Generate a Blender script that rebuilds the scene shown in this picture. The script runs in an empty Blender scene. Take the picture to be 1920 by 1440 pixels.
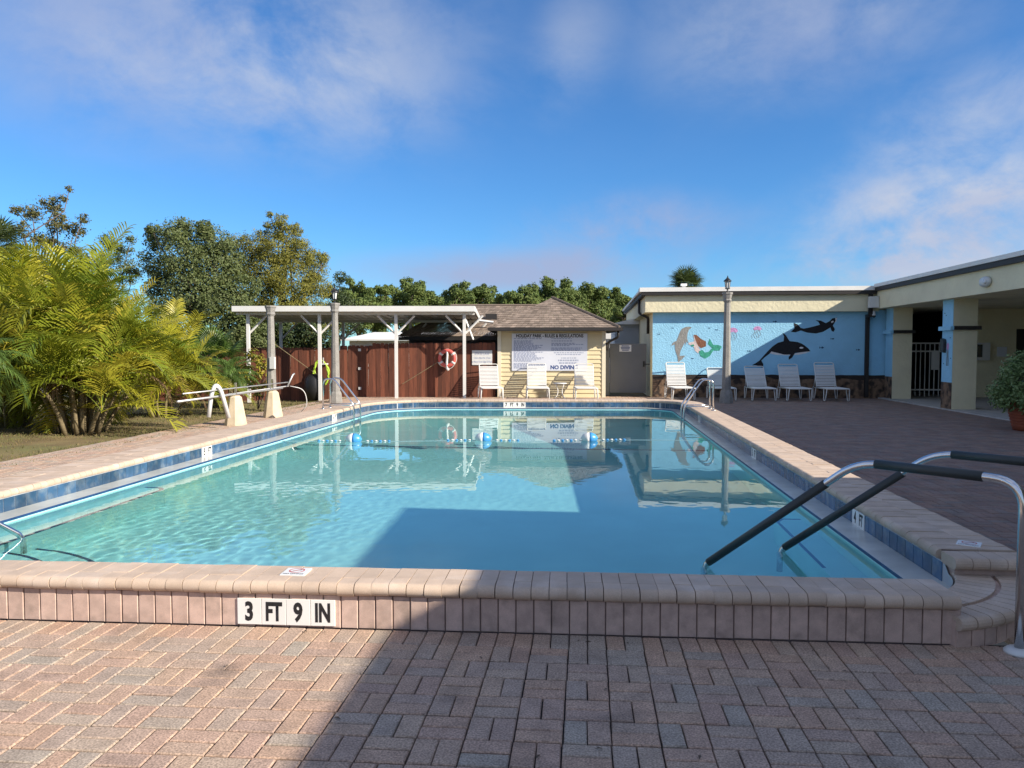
import bpy, math, random
from mathutils import Vector, Matrix, noise
R = math.radians
sc = bpy.context.scene
col = sc.collection
rng = random.Random(11)

# ------------------------------------------------------------------ camera
FPX, YAW, PIT, EYE = 1450.0, R(5.67), math.atan(65 / 1450.0), 1.64
cam = bpy.data.cameras.new('camera'); cam_o = bpy.data.objects.new('camera', cam); col.objects.link(cam_o)
cam_o.location = (0, 0, EYE)
cam_o.rotation_euler = (R(90) - PIT, 0, YAW)
cam.sensor_width = 36.0
cam.lens = 36.0 * FPX / 1920.0
cam.clip_end = 2000
sc.camera = cam_o


def ray(u, v):
    c = ((u - 960) / FPX, 1.0, -(v - 720) / FPX)
    cp, sp = math.cos(PIT), math.sin(PIT)
    r = (c[0], c[1] * cp + c[2] * sp, -c[1] * sp + c[2] * cp)
    cy, sy = math.cos(YAW), math.sin(YAW)
    return Vector((r[0] * cy - r[1] * sy, r[0] * sy + r[1] * cy, r[2]))


def on_y(u, v, Y):
    """the place on the upright plane at world Y that a sight line meets (used to measure things on walls)"""
    r = ray(u, v)
    return Vector((0, 0, EYE)) + r * (Y / r.y)


# ------------------------------------------------------------------ sun, sky, exposure
SUN_DIR = Vector((-1.0, 0.40, -0.58)).normalized()      # the way the light travels
sun = bpy.data.lights.new('sun', 'SUN'); sun_o = bpy.data.objects.new('sun', sun); col.objects.link(sun_o)
sun.energy = 5.0; sun.angle = R(0.53); sun.color = (1.0, 0.90, 0.76)
sun_o.rotation_euler = SUN_DIR.to_track_quat('-Z', 'Y').to_euler()
sun_o.location = (20, -8, 20)
sun.cycles.is_caustics_light = True          # sunlight refracts through the pool's surface to its floor

world = bpy.data.worlds.new('World'); sc.world = world; world.use_nodes = True
wn, wl = world.node_tree.nodes, world.node_tree.links
wn.clear()
w_out = wn.new('ShaderNodeOutputWorld'); w_bg = wn.new('ShaderNodeBackground')
w_bg.inputs['Strength'].default_value = 0.08
sky = wn.new('ShaderNodeTexSky'); sky.sky_type = 'NISHITA'; sky.sun_disc = False
sky.sun_elevation = math.asin(-SUN_DIR.z)
sky.sun_rotation = math.atan2(-SUN_DIR.x, -SUN_DIR.y)
sky.altitude = 0; sky.air_density = 1.0; sky.dust_density = 0.0; sky.ozone_density = 3.0
CLOUD_LEVEL = 5.0


def w_math(op, a, b=None, clamp=False):
    n = wn.new('ShaderNodeMath'); n.operation = op; n.use_clamp = clamp
    for i, s in enumerate((a, b)):
        if s is None: continue
        if isinstance(s, (int, float)): n.inputs[i].default_value = s
        else: wl.new(s, n.inputs[i])
    return n.outputs[0]


def w_dot(vec, d):
    n = wn.new('ShaderNodeVectorMath'); n.operation = 'DOT_PRODUCT'
    wl.new(vec, n.inputs[0]); n.inputs[1].default_value = d
    return n.outputs['Value']


w_tc = wn.new('ShaderNodeTexCoord')
w_dir = w_tc.outputs['Generated']


def w_noise(scale, detail, rough, off=(0, 0, 0), stretch=(1, 1, 1.5)):
    mp = wn.new('ShaderNodeMapping'); mp.inputs['Scale'].default_value = stretch; mp.inputs['Location'].default_value = off
    wl.new(w_dir, mp.inputs['Vector'])
    n = wn.new('ShaderNodeTexNoise'); n.inputs['Scale'].default_value = scale
    n.inputs['Detail'].default_value = detail; n.inputs['Roughness'].default_value = rough
    n.inputs['Distortion'].default_value = 0.35
    wl.new(mp.outputs['Vector'], n.inputs['Vector'])
    return n.outputs['Fac']


def w_ramp(val, a, b):
    n = wn.new('ShaderNodeMapRange'); n.interpolation_type = 'SMOOTHSTEP'
    n.inputs['From Min'].default_value = a; n.inputs['From Max'].default_value = b
    wl.new(val, n.inputs['Value'])
    return n.outputs['Result']


def w_bank(u, v, a, b, dens, tilt=0.0):
    """one soft bank of cloud: its middle, half width and half height (picture units of angle), and thickness"""
    d = ray(u, v).normalized()
    rt = d.cross(Vector((0, 0, 1))).normalized(); up = rt.cross(d)
    rt2 = rt * math.cos(tilt) + up * math.sin(tilt); up2 = up * math.cos(tilt) - rt * math.sin(tilt)
    x = w_math('DIVIDE', w_dot(w_dir, rt2), a / FPX)
    y = w_math('DIVIDE', w_dot(w_dir, up2), b / FPX)
    rr = w_math('SQRT', w_math('ADD', w_math('MULTIPLY', x, x), w_math('MULTIPLY', y, y)))
    front = w_math('GREATER_THAN', w_dot(w_dir, d), 0.0)
    soft = wn.new('ShaderNodeMapRange'); soft.interpolation_type = 'SMOOTHSTEP'
    soft.inputs['From Min'].default_value = 1.15; soft.inputs['From Max'].default_value = 0.0
    soft.inputs['To Min'].default_value = 0.0; soft.inputs['To Max'].default_value = dens
    wl.new(rr, soft.inputs['Value'])
    return w_math('MULTIPLY', soft.outputs['Result'], front)


banks = [w_bank(470, 60, 500, 250, .62), w_bank(560, 180, 330, 120, .22), w_bank(1075, 80, 90, 150, .30, -.3), w_bank(1500, 40, 330, 160, .46),
         w_bank(1850, 190, 230, 80, .55, .2), w_bank(1810, 400, 330, 150, 1.35, .12), w_bank(1640, 495, 330, 60, .8), w_bank(150, 90, 240, 200, .22)]
acc = banks[0]
for bk in banks[1:]:
    acc = w_math('ADD', acc, bk)
n_big = w_noise(3.4, 8, .60, (3.1, .7, 1.9)); n_fine = w_noise(10.0, 9, .64, (.3, 5.2, 4.1))
field = w_math('ADD', w_math('MULTIPLY', n_big, .68), w_math('MULTIPLY', n_fine, .32))
# broken cloud added out of view, thickened to lift the fill in the shade
away = w_ramp(w_dot(w_dir, ray(960, 400).normalized()), .80, .45)
fill_cloud = w_math('MULTIPLY', w_ramp(field, .36, .62), w_math('ADD', w_math('MULTIPLY', away, .92), .02))
shaped = w_math('MULTIPLY', acc, w_ramp(field, .33, .61))
mask = w_math('MINIMUM', w_math('ADD', shaped, fill_cloud), .88)
shade = w_ramp(w_noise(4.2, 6, .55, (7.3, 2.2, .4)), .32, .68)
c_mix = wn.new('ShaderNodeMix'); c_mix.data_type = 'RGBA'
wl.new(shade, c_mix.inputs[0])
c_mix.inputs[6].default_value = (.78 * CLOUD_LEVEL, .85 * CLOUD_LEVEL, 1.10 * CLOUD_LEVEL, 1)
c_mix.inputs[7].default_value = (1.06 * CLOUD_LEVEL, 1.10 * CLOUD_LEVEL, 1.20 * CLOUD_LEVEL, 1)
tint = wn.new('ShaderNodeMix'); tint.data_type = 'RGBA'; tint.blend_type = 'MULTIPLY'; tint.inputs[0].default_value = 1
wl.new(sky.outputs[0], tint.inputs[6]); tint.inputs[7].default_value = (.45, .84, 1.22, 1)
s_mix = wn.new('ShaderNodeMix'); s_mix.data_type = 'RGBA'
wl.new(mask, s_mix.inputs[0]); wl.new(tint.outputs[2], s_mix.inputs[6]); wl.new(c_mix.outputs[2], s_mix.inputs[7])
low = w_math('ADD', w_bank(1190, 428, 260, 80, 1.0), w_bank(960, 512, 400, 60, 1.0))          # the mauve banks low behind the roofs
m_mix = wn.new('ShaderNodeMix'); m_mix.data_type = 'RGBA'
wl.new(w_math('MINIMUM', w_math('MULTIPLY', low, w_ramp(field, .30, .58)), .85), m_mix.inputs[0])
wl.new(s_mix.outputs[2], m_mix.inputs[6]); m_mix.inputs[7].default_value = (.62 * CLOUD_LEVEL, .70 * CLOUD_LEVEL, 1.02 * CLOUD_LEVEL, 1)
wl.new(m_mix.outputs[2], w_bg.inputs['Color']); wl.new(w_bg.outputs[0], w_out.inputs['Surface'])

sc.view_settings.view_transform = 'Standard'
sc.view_settings.look = 'None'
sc.view_settings.exposure = 0.70
sc.view_settings.gamma = 1.0
sc.view_settings.use_curve_mapping = False
sc.cycles.use_denoising = True
sc.cycles.max_bounces = 10
sc.cycles.transparent_max_bounces = 24
sc.cycles.caustics_reflective = False
sc.cycles.caustics_refractive = True
sc.cycles.sample_clamp_indirect = 4.0


# ------------------------------------------------------------------ materials
MATS = {}


def mat(name, c, rough=.6, metal=0., var=.12, vs=2.5, bump=0., bs=60., orand=0., palette=None, attr=None, speck=0., ss=220.,
        spec=.5, stretch=(1, 1, 1), trans=0., c2=None, c2s=1.0, c2a=.5, c2b=.62, hue=0., dist=.02):
    if name in MATS: return MATS[name]
    m = bpy.data.materials.new(name); m.use_nodes = True
    n, l = m.node_tree.nodes, m.node_tree.links
    bs_ = n['Principled BSDF']
    bs_.inputs['Roughness'].default_value = rough; bs_.inputs['Metallic'].default_value = metal
    bs_.inputs['Specular IOR Level'].default_value = spec
    geo = n.new('ShaderNodeNewGeometry')
    mp = n.new('ShaderNodeMapping'); mp.inputs['Scale'].default_value = stretch; l.new(geo.outputs['Position'], mp.inputs['Vector'])
    pos = mp.outputs['Vector']

    def mul(sock, fac):
        x = n.new('ShaderNodeMix'); x.data_type = 'RGBA'; x.blend_type = 'MULTIPLY'; x.inputs[0].default_value = 1
        l.new(sock, x.inputs[6]); l.new(fac, x.inputs[7]); return x.outputs[2]

    def vnoise(scale, lo, hi, detail=5):
        t = n.new('ShaderNodeTexNoise'); t.inputs['Scale'].default_value = scale; t.inputs['Detail'].default_value = detail
        l.new(pos, t.inputs['Vector'])
        q = n.new('ShaderNodeMapRange'); q.inputs['From Min'].default_value = .3; q.inputs['From Max'].default_value = .7
        q.inputs['To Min'].default_value = lo; q.inputs['To Max'].default_value = hi
        l.new(t.outputs['Fac'], q.inputs['Value']); return q.outputs['Result']
    rnd = None
    if attr:
        a = n.new('ShaderNodeAttribute'); a.attribute_name = attr; rnd = a.outputs['Fac']
    elif orand or palette:
        oi = n.new('ShaderNodeObjectInfo'); rnd = oi.outputs['Random']
    if palette:
        rp = n.new('ShaderNodeValToRGB'); rp.color_ramp.interpolation = 'LINEAR'
        els = rp.color_ramp.elements
        while len(els) < len(palette): els.new(.5)
        for i, pc in enumerate(palette):
            els[i].position = i / (len(palette) - 1); els[i].color = (*pc, 1)
        l.new(rnd, rp.inputs['Fac']); cs = rp.outputs['Color']
    else:
        rgb = n.new('ShaderNodeRGB'); rgb.outputs[0].default_value = (*c, 1); cs = rgb.outputs[0]
    if c2:
        t = n.new('ShaderNodeTexNoise'); t.inputs['Scale'].default_value = c2s; t.inputs['Detail'].default_value = 6; l.new(pos, t.inputs['Vector'])
        q = n.new('ShaderNodeMapRange'); q.inputs['From Min'].default_value = c2a; q.inputs['From Max'].default_value = c2b; l.new(t.outputs['Fac'], q.inputs['Value'])
        x = n.new('ShaderNodeMix'); x.data_type = 'RGBA'; l.new(q.outputs['Result'], x.inputs[0]); l.new(cs, x.inputs[6]); x.inputs[7].default_value = (*c2, 1); cs = x.outputs[2]
    if var: cs = mul(cs, vnoise(vs, 1 - var, 1 + var))
    if speck: cs = mul(cs, vnoise(ss, 1 - speck, 1 + speck, 2))
    if orand:
        q = n.new('ShaderNodeMapRange'); q.inputs['To Min'].default_value = 1 - orand; q.inputs['To Max'].default_value = 1 + orand
        l.new(rnd, q.inputs['Value']); cs = mul(cs, q.outputs['Result'])
    l.new(cs, bs_.inputs['Base Color'])
    if bump:
        t = n.new('ShaderNodeTexNoise'); t.inputs['Scale'].default_value = bs; t.inputs['Detail'].default_value = 4; l.new(pos, t.inputs['Vector'])
        b = n.new('ShaderNodeBump'); b.inputs['Strength'].default_value = bump; b.inputs['Distance'].default_value = dist
        l.new(t.outputs['Fac'], b.inputs['Height']); l.new(b.outputs[0], bs_.inputs['Normal'])
    if trans:
        tr = n.new('ShaderNodeBsdfTranslucent'); l.new(cs, tr.inputs['Color'])
        mx = n.new('ShaderNodeMixShader'); mx.inputs[0].default_value = trans
        l.new(bs_.outputs[0], mx.inputs[1]); l.new(tr.outputs[0], mx.inputs[2])
        l.new(mx.outputs[0], n['Material Output'].inputs['Surface'])
    MATS[name] = m
    return m


PAV = [(r_, g_ * .965, b_ * .90) for r_, g_, b_ in [(.41, .285, .225), (.45, .32, .245), (.38, .315, .27), (.43, .305, .245), (.365, .325, .285), (.46, .335, .255), (.41, .29, .24), (.39, .32, .275)]]
mat('paver', (0, 0, 0), .85, palette=PAV, c2=(.20, .15, .12), c2s=2.3, c2a=.58, c2b=.82, speck=.42, ss=110, var=.14, vs=9, bump=.35, bs=260, dist=.004)
mat('paver_field', (0, 0, 0), .85, palette=PAV, attr='rnd', c2=(.20, .15, .12), c2s=2.3, c2a=.58, c2b=.82, speck=.40, ss=110, var=.14, vs=7, bump=.35, bs=260, dist=.004)
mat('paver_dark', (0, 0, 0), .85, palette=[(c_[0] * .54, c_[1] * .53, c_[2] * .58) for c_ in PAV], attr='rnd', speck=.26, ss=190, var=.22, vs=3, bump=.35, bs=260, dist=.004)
mat('joint_sand', (.075, .062, .055), .95, var=.3, vs=30)
mat('coping', (.535, .415, .318), .75, orand=.09, var=.10, vs=7, speck=.08, ss=160, bump=.15, bs=180, dist=.003, c2=(.59, .485, .40), c2s=5, c2a=.5, c2b=.75)
mat('coping_field', (.535, .415, .318), .75, attr='rnd', orand=.09, var=.12, vs=7, speck=.08, ss=160, bump=.15, bs=180, dist=.003)
mat('face_brick', (.52, .38, .318), .8, orand=.10, var=.16, vs=14, speck=.08, c2=(.30, .225, .185), c2s=6, c2a=.55, c2b=.78)
mat('mortar', (.17, .13, .115), .95, var=.2)
mat('white_tile', (.80, .80, .78), .25, var=.04, spec=.5)
mat('pool_tile', (.035, .085, .165), .22, orand=.30, var=.30, vs=6, c2=(.10, .145, .20), c2s=8, c2a=.48, c2b=.66)
mat('grout', (.40, .43, .46), .8)
mat('gutter', (.50, .51, .47), .22, var=.18, vs=3)
mat('stripe', (.02, .06, .17), .35, var=.2, vs=10)
mat('plaster', (.40, .78, .78), .7, var=.06, vs=1.3)
mat('aluminium', (.50, .51, .51), .45, metal=.6, var=.08)
mat('chrome', (.70, .70, .70), .16, metal=1, var=.05)
mat('rubber', (.035, .042, .042), .45, var=.15)
mat('white_plastic', (.66, .67, .66), .4, var=.04)
mat('black_ink', (.012, .012, .014), .6, var=0)
mat('red_ink', (.45, .06, .05), .6, var=0)
mat('blue_ink', (.035, .07, .22), .6, var=0)
mat('grey_ink', (.34, .38, .50), .7, var=.1)
mat('lawn', (.20, .15, .072), .95, var=.28, vs=1.6, c2=(.15, .145, .055), c2s=.8, c2a=.46, c2b=.66, speck=.25, ss=60, bump=.5, bs=50)
mat('blade', (0, 0, 0), .8, palette=[(.23, .17, .08), (.18, .155, .06), (.13, .15, .04), (.27, .21, .11), (.10, .13, .035)], attr='rnd', var=0, trans=.25)
mat('fence', (.150, .048, .025), .8, orand=.38, var=.25, vs=5, stretch=(6, 6, .5), c2=(.105, .032, .018), c2s=2.2, c2a=.5, c2b=.75)
mat('white_metal', (.70, .70, .68), .4, var=.05, vs=2)
mat('aggregate', (.27, .262, .245), .9, var=.14, vs=6, speck=.45, ss=120, bump=.5, bs=120)
mat('black_metal', (.015, .015, .016), .45, var=0)
mat('lantern_glass', (.75, .78, .78), .08, var=0, spec=.8)
mat('cone_stone', (.62, .52, .37), .85, var=.14, vs=5, speck=.06, bump=.2, bs=70)
mat('siding', (.70, .60, .375), .6, var=.06, vs=2, orand=.04)
mat('trim', (.74, .68, .52), .6, var=.04)
mat('shingle', (.23, .18, .145), .95, attr='rnd', orand=.28, var=.22, vs=3, speck=.2, ss=60)
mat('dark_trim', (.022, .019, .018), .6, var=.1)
mat('dark_wall', (.075, .075, .085), .8, var=.2)
mat('board', (.66, .69, .76), .45, var=.03)
mat('cream', (.76, .70, .49), .85, var=.07, vs=1.2, bump=.5, bs=9, dist=.03, c2=(.70, .64, .45), c2s=1.5, c2a=.55, c2b=.75)
mat('mural_blue', (.30, .61, .83), .85, var=.06, vs=2, bump=.8, bs=22, dist=.02)
mat('mural_rock', (.21, .135, .085), .9, var=.35, vs=5, c2=(.045, .032, .026), c2s=4.5, c2a=.46, c2b=.60, bump=.6, bs=11, dist=.03)
mat('mural_rock_edge', (.035, .026, .022), .9, var=.3, vs=8)
mat('mural_black', (.010, .010, .012), .8, var=0, bump=.8, bs=22, dist=.02)
mat('mural_white', (.74, .72, .72), .85, var=.05, bump=.8, bs=22, dist=.02)
mat('mural_grey', (.27, .27, .26), .85, var=.12, vs=7, bump=.8, bs=22, dist=.02)
mat('mural_brown', (.22, .095, .055), .85, var=.15, vs=9, bump=.8, bs=22, dist=.02)
mat('mural_green', (.045, .33, .24), .85, var=.2, vs=9, bump=.8, bs=22, dist=.02)
mat('mural_skin', (.66, .56, .54), .85, var=.06, bump=.8, bs=22, dist=.02)
mat('mural_pink', (.56, .30, .56), .85, var=.2, vs=20, bump=.8, bs=22, dist=.02)
mat('mural_navy', (.03, .085, .18), .85, var=0)
mat('roof_white', (.78, .77, .74), .6, var=.06)
mat('concrete', (.42, .41, .39), .9, var=.14, vs=3)
mat('gate_vinyl', (.13, .145, .175), .5, var=.05)
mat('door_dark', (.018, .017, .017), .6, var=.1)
mat('buoy_red', (.62, .12, .10), .5, var=.12, vs=9)
mat('rope', (.70, .69, .66), .9, var=.1)
mat('rope_grey', (.20, .33, .38), .8, var=.1)
mat('buoy_blue', (.06, .30, .66), .35, var=.05)
mat('hose', (.42, .62, .05), .45, var=.1)
mat('terracotta', (.26, .065, .03), .75, var=.18, vs=6)
mat('soil', (.05, .035, .025), .95)
mat('house_white', (.78, .78, .77), .6, var=.04)
mat('house_grey', (.42, .46, .52), .7, var=.05)
mat('window_glass', (.03, .035, .04), .08, var=0, spec=.8)
mat('bark', (.13, .10, .075), .95, var=.3, vs=8, bump=.6, bs=25)
mat('palm_stem', (.20, .16, .09), .85, var=.3, vs=9, stretch=(1, 1, 5))
mat('palm_leaf', (0, 0, 0), .42, palette=[(.15, .22, .022), (.31, .33, .028), (.44, .41, .035), (.21, .275, .025), (.52, .44, .06), (.36, .36, .03), (.13, .19, .022)], var=.22, vs=4, trans=.34)
mat('palm_dry', (.33, .21, .12), .8, var=.25, vs=6, orand=.2, trans=.2)
mat('palm_green', (.10, .17, .035), .42, var=.25, vs=5, orand=.25, trans=.3)
mat('oak_leaf', (0, 0, 0), .6, palette=[(.075, .105, .032), (.12, .155, .045), (.10, .135, .04), (.165, .185, .06)], attr='rnd', var=.15, trans=.22)
mat('oak_sparse_leaf', (0, 0, 0), .6, palette=[(.08, .095, .025), (.14, .13, .04), (.10, .115, .035), (.17, .14, .05)], attr='rnd', var=.15, trans=.22)
mat('cypress_leaf', (0, 0, 0), .7, palette=[(.14, .155, .022), (.21, .20, .028), (.18, .185, .028), (.27, .235, .035), (.10, .125, .02)], attr='rnd', var=.2, trans=.2)
mat('pine_leaf', (0, 0, 0), .7, palette=[(.075, .125, .03), (.12, .18, .04), (.16, .20, .045), (.09, .14, .032)], attr='rnd', var=.15, trans=.18)
mat('shrub_leaf', (0, 0, 0), .55, palette=[(.03, .055, .016), (.05, .08, .022), (.07, .10, .028)], attr='rnd', var=.15, trans=.2)
mat('croton_leaf', (0, 0, 0), .4, palette=[(.10, .16, .02), (.32, .28, .03), (.20, .22, .025), (.42, .34, .05), (.16, .13, .02)], attr='rnd', var=.1, trans=.25)
mat('pot_leaf', (0, 0, 0), .5, palette=[(.13, .21, .06), (.19, .28, .10), (.26, .35, .15), (.10, .17, .05)], attr='rnd', var=.1, trans=.25)

# the water: clear, refracting, faintly green, with small ripples
m = bpy.data.materials.new('water'); m.use_nodes = True; MATS['water'] = m
n, l = m.node_tree.nodes, m.node_tree.links
n.remove(n['Principled BSDF'])
g = n.new('ShaderNodeBsdfGlass'); g.inputs['IOR'].default_value = 1.333; g.inputs['Roughness'].default_value = 0.0
g.inputs['Color'].default_value = (.88, .99, 1.0, 1)
l.new(g.outputs[0], n['Material Output'].inputs['Surface'])


# ------------------------------------------------------------------ mesh helpers
class MB:
    def __init__(s): s.v = []; s.f = []; s.r = []; s.cur = 0.5

    def add(s, vs, fs):
        o = len(s.v); s.v += [tuple(p) for p in vs]; s.f += [tuple(i + o for i in f) for f in fs]; s.r += [s.cur] * len(fs); return s

    def box(s, x0, x1, y0, y1, z0, z1, M=None):
        vs = [Vector((x, y, z)) for z in (z0, z1) for y in (y0, y1) for x in (x0, x1)]
        if M is not None: vs = [M @ p for p in vs]
        return s.add(vs, [(0, 2, 3, 1), (4, 5, 7, 6), (0, 1, 5, 4), (2, 6, 7, 3), (0, 4, 6, 2), (1, 3, 7, 5)])

    def bevel_box(s, x0, x1, y0, y1, z0, z1, c, M=None):
        """a block with its top edges chamfered by c"""
        vs = [(x0, y0, z0), (x1, y0, z0), (x1, y1, z0), (x0, y1, z0), (x0, y0, z1 - c), (x1, y0, z1 - c), (x1, y1, z1 - c), (x0, y1, z1 - c),
              (x0 + c, y0 + c, z1), (x1 - c, y0 + c, z1), (x1 - c, y1 - c, z1), (x0 + c, y1 - c, z1)]
        if M is not None: vs = [M @ Vector(p) for p in vs]
        fs = [(8, 9, 10, 11)]
        for i in range(4):
            j = (i + 1) % 4
            fs += [(i, j, 4 + j, 4 + i), (4 + i, 4 + j, 8 + j, 8 + i)]
        return s.add(vs, fs)

    def tube(s, path, r, n=8, caps=True, r2=None):
        path = [Vector(p) for p in path]; N = len(path); rings = []
        up = None
        for i, p in enumerate(path):
            t = (path[min(i + 1, N - 1)] - path[max(i - 1, 0)]).normalized()
            if up is None:
                up = Vector((0, 0, 1)) if abs(t.z) < .9 else Vector((1, 0, 0))
            side = t.cross(up).normalized(); up = side.cross(t).normalized()
            rr = r if r2 is None else r + (r2 - r) * i / max(N - 1, 1)
            rings.append([p + side * math.cos(2 * math.pi * k / n) * rr + up * math.sin(2 * math.pi * k / n) * rr for k in range(n)])
        vs = [p for rg in rings for p in rg]; fs = []
        for i in range(N - 1):
            for k in range(n):
                k2 = (k + 1) % n
                fs.append((i * n + k, i * n + k2, (i + 1) * n + k2, (i + 1) * n + k))
        if caps: fs += [tuple(range(n - 1, -1, -1)), tuple((N - 1) * n + k for k in range(n))]
        return s.add(vs, fs)

    def lathe(s, prof, n=16, M=None, c=(0, 0, 0)):
        vs = []; c = Vector(c)
        for r, z in prof:
            for k in range(n):
                a = 2 * math.pi * k / n; p = Vector((r * math.cos(a), r * math.sin(a), z)) + c
                vs.append(M @ p if M is not None else p)
        fs = []
        for i in range(len(prof) - 1):
            for k in range(n):
                k2 = (k + 1) % n
                fs.append((i * n + k, i * n + k2, (i + 1) * n + k2, (i + 1) * n + k))
        fs += [tuple(range(n - 1, -1, -1)), tuple((len(prof) - 1) * n + k for k in range(n))]
        return s.add(vs, fs)

    def poly(s, pts): return s.add(pts, [tuple(range(len(pts)))])

    def prism(s, pts, d):
        """a flat outline given depth d (vector)"""
        n = len(pts); d = Vector(d); pts = [Vector(p) for p in pts]
        return s.add(pts + [p + d for p in pts], [tuple(range(n)), tuple(range(2 * n - 1, n - 1, -1))] + [(i, i + n, (i + 1) % n + n, (i + 1) % n) for i in range(n)])

    def torus(s, c, R_, r, M=None, n=28, m=10, a0=0, a1=2 * math.pi):
        pts = []
        c = Vector(c)
        for i in range(n):
            a = a0 + (a1 - a0) * i / n
            for k in range(m):
                bb = 2 * math.pi * k / m
                p = Vector(((R_ + r * math.cos(bb)) * math.cos(a), r * math.sin(bb), (R_ + r * math.cos(bb)) * math.sin(a))) + c
                pts.append(p)
        fs = [(i * m + k, i * m + (k + 1) % m, ((i + 1) % n) * m + (k + 1) % m, ((i + 1) % n) * m + k) for i in range(n) for k in range(m)]
        return s.add(pts, fs)

    def mesh(s, name, m, smooth=False):
        me = bpy.data.meshes.new(name); me.from_pydata(s.v, [], s.f)
        if len(set(s.r)) > 1:
            at = me.attributes.new('rnd', 'FLOAT', 'FACE'); at.data.foreach_set('value', s.r)
        me.materials.append(MATS[m])
        if smooth: me.polygons.foreach_set('use_smooth', [True] * len(me.polygons))
        me.validate(); me.update()
        return me

    def build(s, name, m, parent=None, smooth=False, **kw):
        return link(name, s.mesh(name, m, smooth), parent, **kw)


def link(name, data, parent=None, label=None, cat=None, group=None, kind=None, loc=None, rot=None, scale=None):
    o = bpy.data.objects.new(name, data); col.objects.link(o)
    if loc is not None: o.location = loc
    if rot is not None: o.rotation_euler = rot
    if scale is not None: o.scale = scale
    if parent is not None:
        o.parent = parent; o.matrix_parent_inverse = parent.matrix_basis.inverted()
    for k, v in (('label', label), ('category', cat), ('group', group), ('kind', kind)):
        if v: o[k] = v
    return o


def thing(name, loc, label, cat, group=None):
    return link(name, None, None, label, cat, group, loc=loc)


def copy_tree(o, parent=None):
    c = o.copy(); col.objects.link(c)
    if parent is not None: c.parent = parent
    for ch in list(o.children): copy_tree(ch, c)
    return c


def fillet(pts, r, n=6):
    pts = [Vector(p) for p in pts]; out = [pts[0]]
    for i in range(1, len(pts) - 1):
        a, b_, c = pts[i - 1], pts[i], pts[i + 1]
        rr = r[i] if isinstance(r, (list, tuple)) else r
        d1 = min(rr, (a - b_).length * .49); d2 = min(rr, (c - b_).length * .49)
        p1 = b_ + (a - b_).normalized() * d1; p2 = b_ + (c - b_).normalized() * d2
        for k in range(n + 1):
            t = k / n
            out.append(p1 * (1 - t) ** 2 + b_ * 2 * t * (1 - t) + p2 * t * t)
    out.append(pts[-1])
    return out


_dg = None


def text_mesh(s, size, m, bold=0., sx=1., align='CENTER'):
    cu = bpy.data.curves.new('lettering', 'FONT'); cu.body = s; cu.size = size; cu.align_x = align; cu.align_y = 'CENTER'
    cu.offset = bold; cu.resolution_u = 3
    o = bpy.data.objects.new('lettering_source', cu); col.objects.link(o)
    dg = bpy.context.evaluated_depsgraph_get(); dg.update()
    me = bpy.data.meshes.new_from_object(o.evaluated_get(dg))
    bpy.data.objects.remove(o); bpy.data.curves.remove(cu)
    for v in me.vertices: v.co.x *= sx
    me.materials.clear(); me.materials.append(MATS[m])
    return me


def proj(p):
    d = Vector(p) - Vector((0, 0, EYE)); cy, sy = math.cos(YAW), math.sin(YAW)
    x = d.x * cy + d.y * sy; y = -d.x * sy + d.y * cy
    cp, sp = math.cos(PIT), math.sin(PIT)
    yy = y * cp - d.z * sp; zz = y * sp + d.z * cp
    if yy <= .1: return (-9999, -9999)
    return (960 + FPX * x / yy, 720 - FPX * zz / yy)


def seen(p, pad=30):
    u, v = proj(p)
    return -pad < u < 1920 + pad and -pad < v < 1440 + pad


# ================================================================== GROUND
def lawn_z(x, y):
    k = min(max((-8.0 - x) / 1.6, 0), 1); k = k * k * (3 - 2 * k)
    return -.02 - .13 * k + .03 * k * noise.noise(Vector((x * .7, y * .7, 0)))


mb = MB()
nx, ny = 60, 90
xs = [-8.0 - 34 * (i / nx) ** 1.6 for i in range(nx + 1)]; ys = [-10 + 55 * j / ny for j in range(ny + 1)]
mb.add([(x, y, lawn_z(x, y) if x > -41 else -.15) for x in xs for y in ys],
       [(i * (ny + 1) + j, i * (ny + 1) + j + 1, (i + 1) * (ny + 1) + j + 1, (i + 1) * (ny + 1) + j) for i in range(nx) for j in range(ny)])
for x0, x1, y0, y1 in ((-8, 31, 28, 45), (-700, -42, -700, 900), (-42, 31, 45, 900), (31, 700, -700, 900), (-42, 31, -700, -10)):
    mb.poly([(x0, y0, -.15), (x1, y0, -.15), (x1, y1, -.15), (x0, y1, -.15)])
mb.build('lawn', 'lawn', kind='structure', smooth=True)

mb = MB()
for k in range(60000):
    x = -8.05 - 12 * rng.random() ** 1.3; y = 6 + 20 * rng.random()
    if not seen((x, y, 0)): continue
    if noise.noise(Vector((x * .55, y * .55, 7))) + rng.uniform(-.35, .35) < -.28: continue
    z = lawn_z(x, y); a = rng.uniform(0, 6.28); h = rng.uniform(.02, .055) * (1.3 if y > 19 else 1); w = rng.uniform(.006, .014)
    lean = rng.uniform(-.03, .03)
    mb.cur = rng.random() * (.65 if y < 17.5 else 1.0)
    mb.add([(x - w * math.cos(a), y - w * math.sin(a), z - .01), (x + w * math.cos(a), y + w * math.sin(a), z - .01), (x + lean, y + lean * .6, z + h)], [(0, 1, 2)])
mb.build('grass', 'blade', kind='stuff', label='short dry brown and green grass beside the pool walkway')

deck = MB()
for x0, x1, y0, y1 in ((-8, 31, -10, 4.52), (2.8, 31, 4.52, 28), (-6.2, 2.8, 21.15, 28), (-8, -6.2, 4.52, 28)):
    deck.poly([(x0, y0, -.020), (x1, y0, -.020), (x1, y1, -.020), (x0, y1, -.020)])
deck = deck.build('paver_deck', 'joint_sand', kind='structure')


def near_y(x): return 4.40 + .026 * x
def far_y(x): return 21.0 + .08 * x


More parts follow.
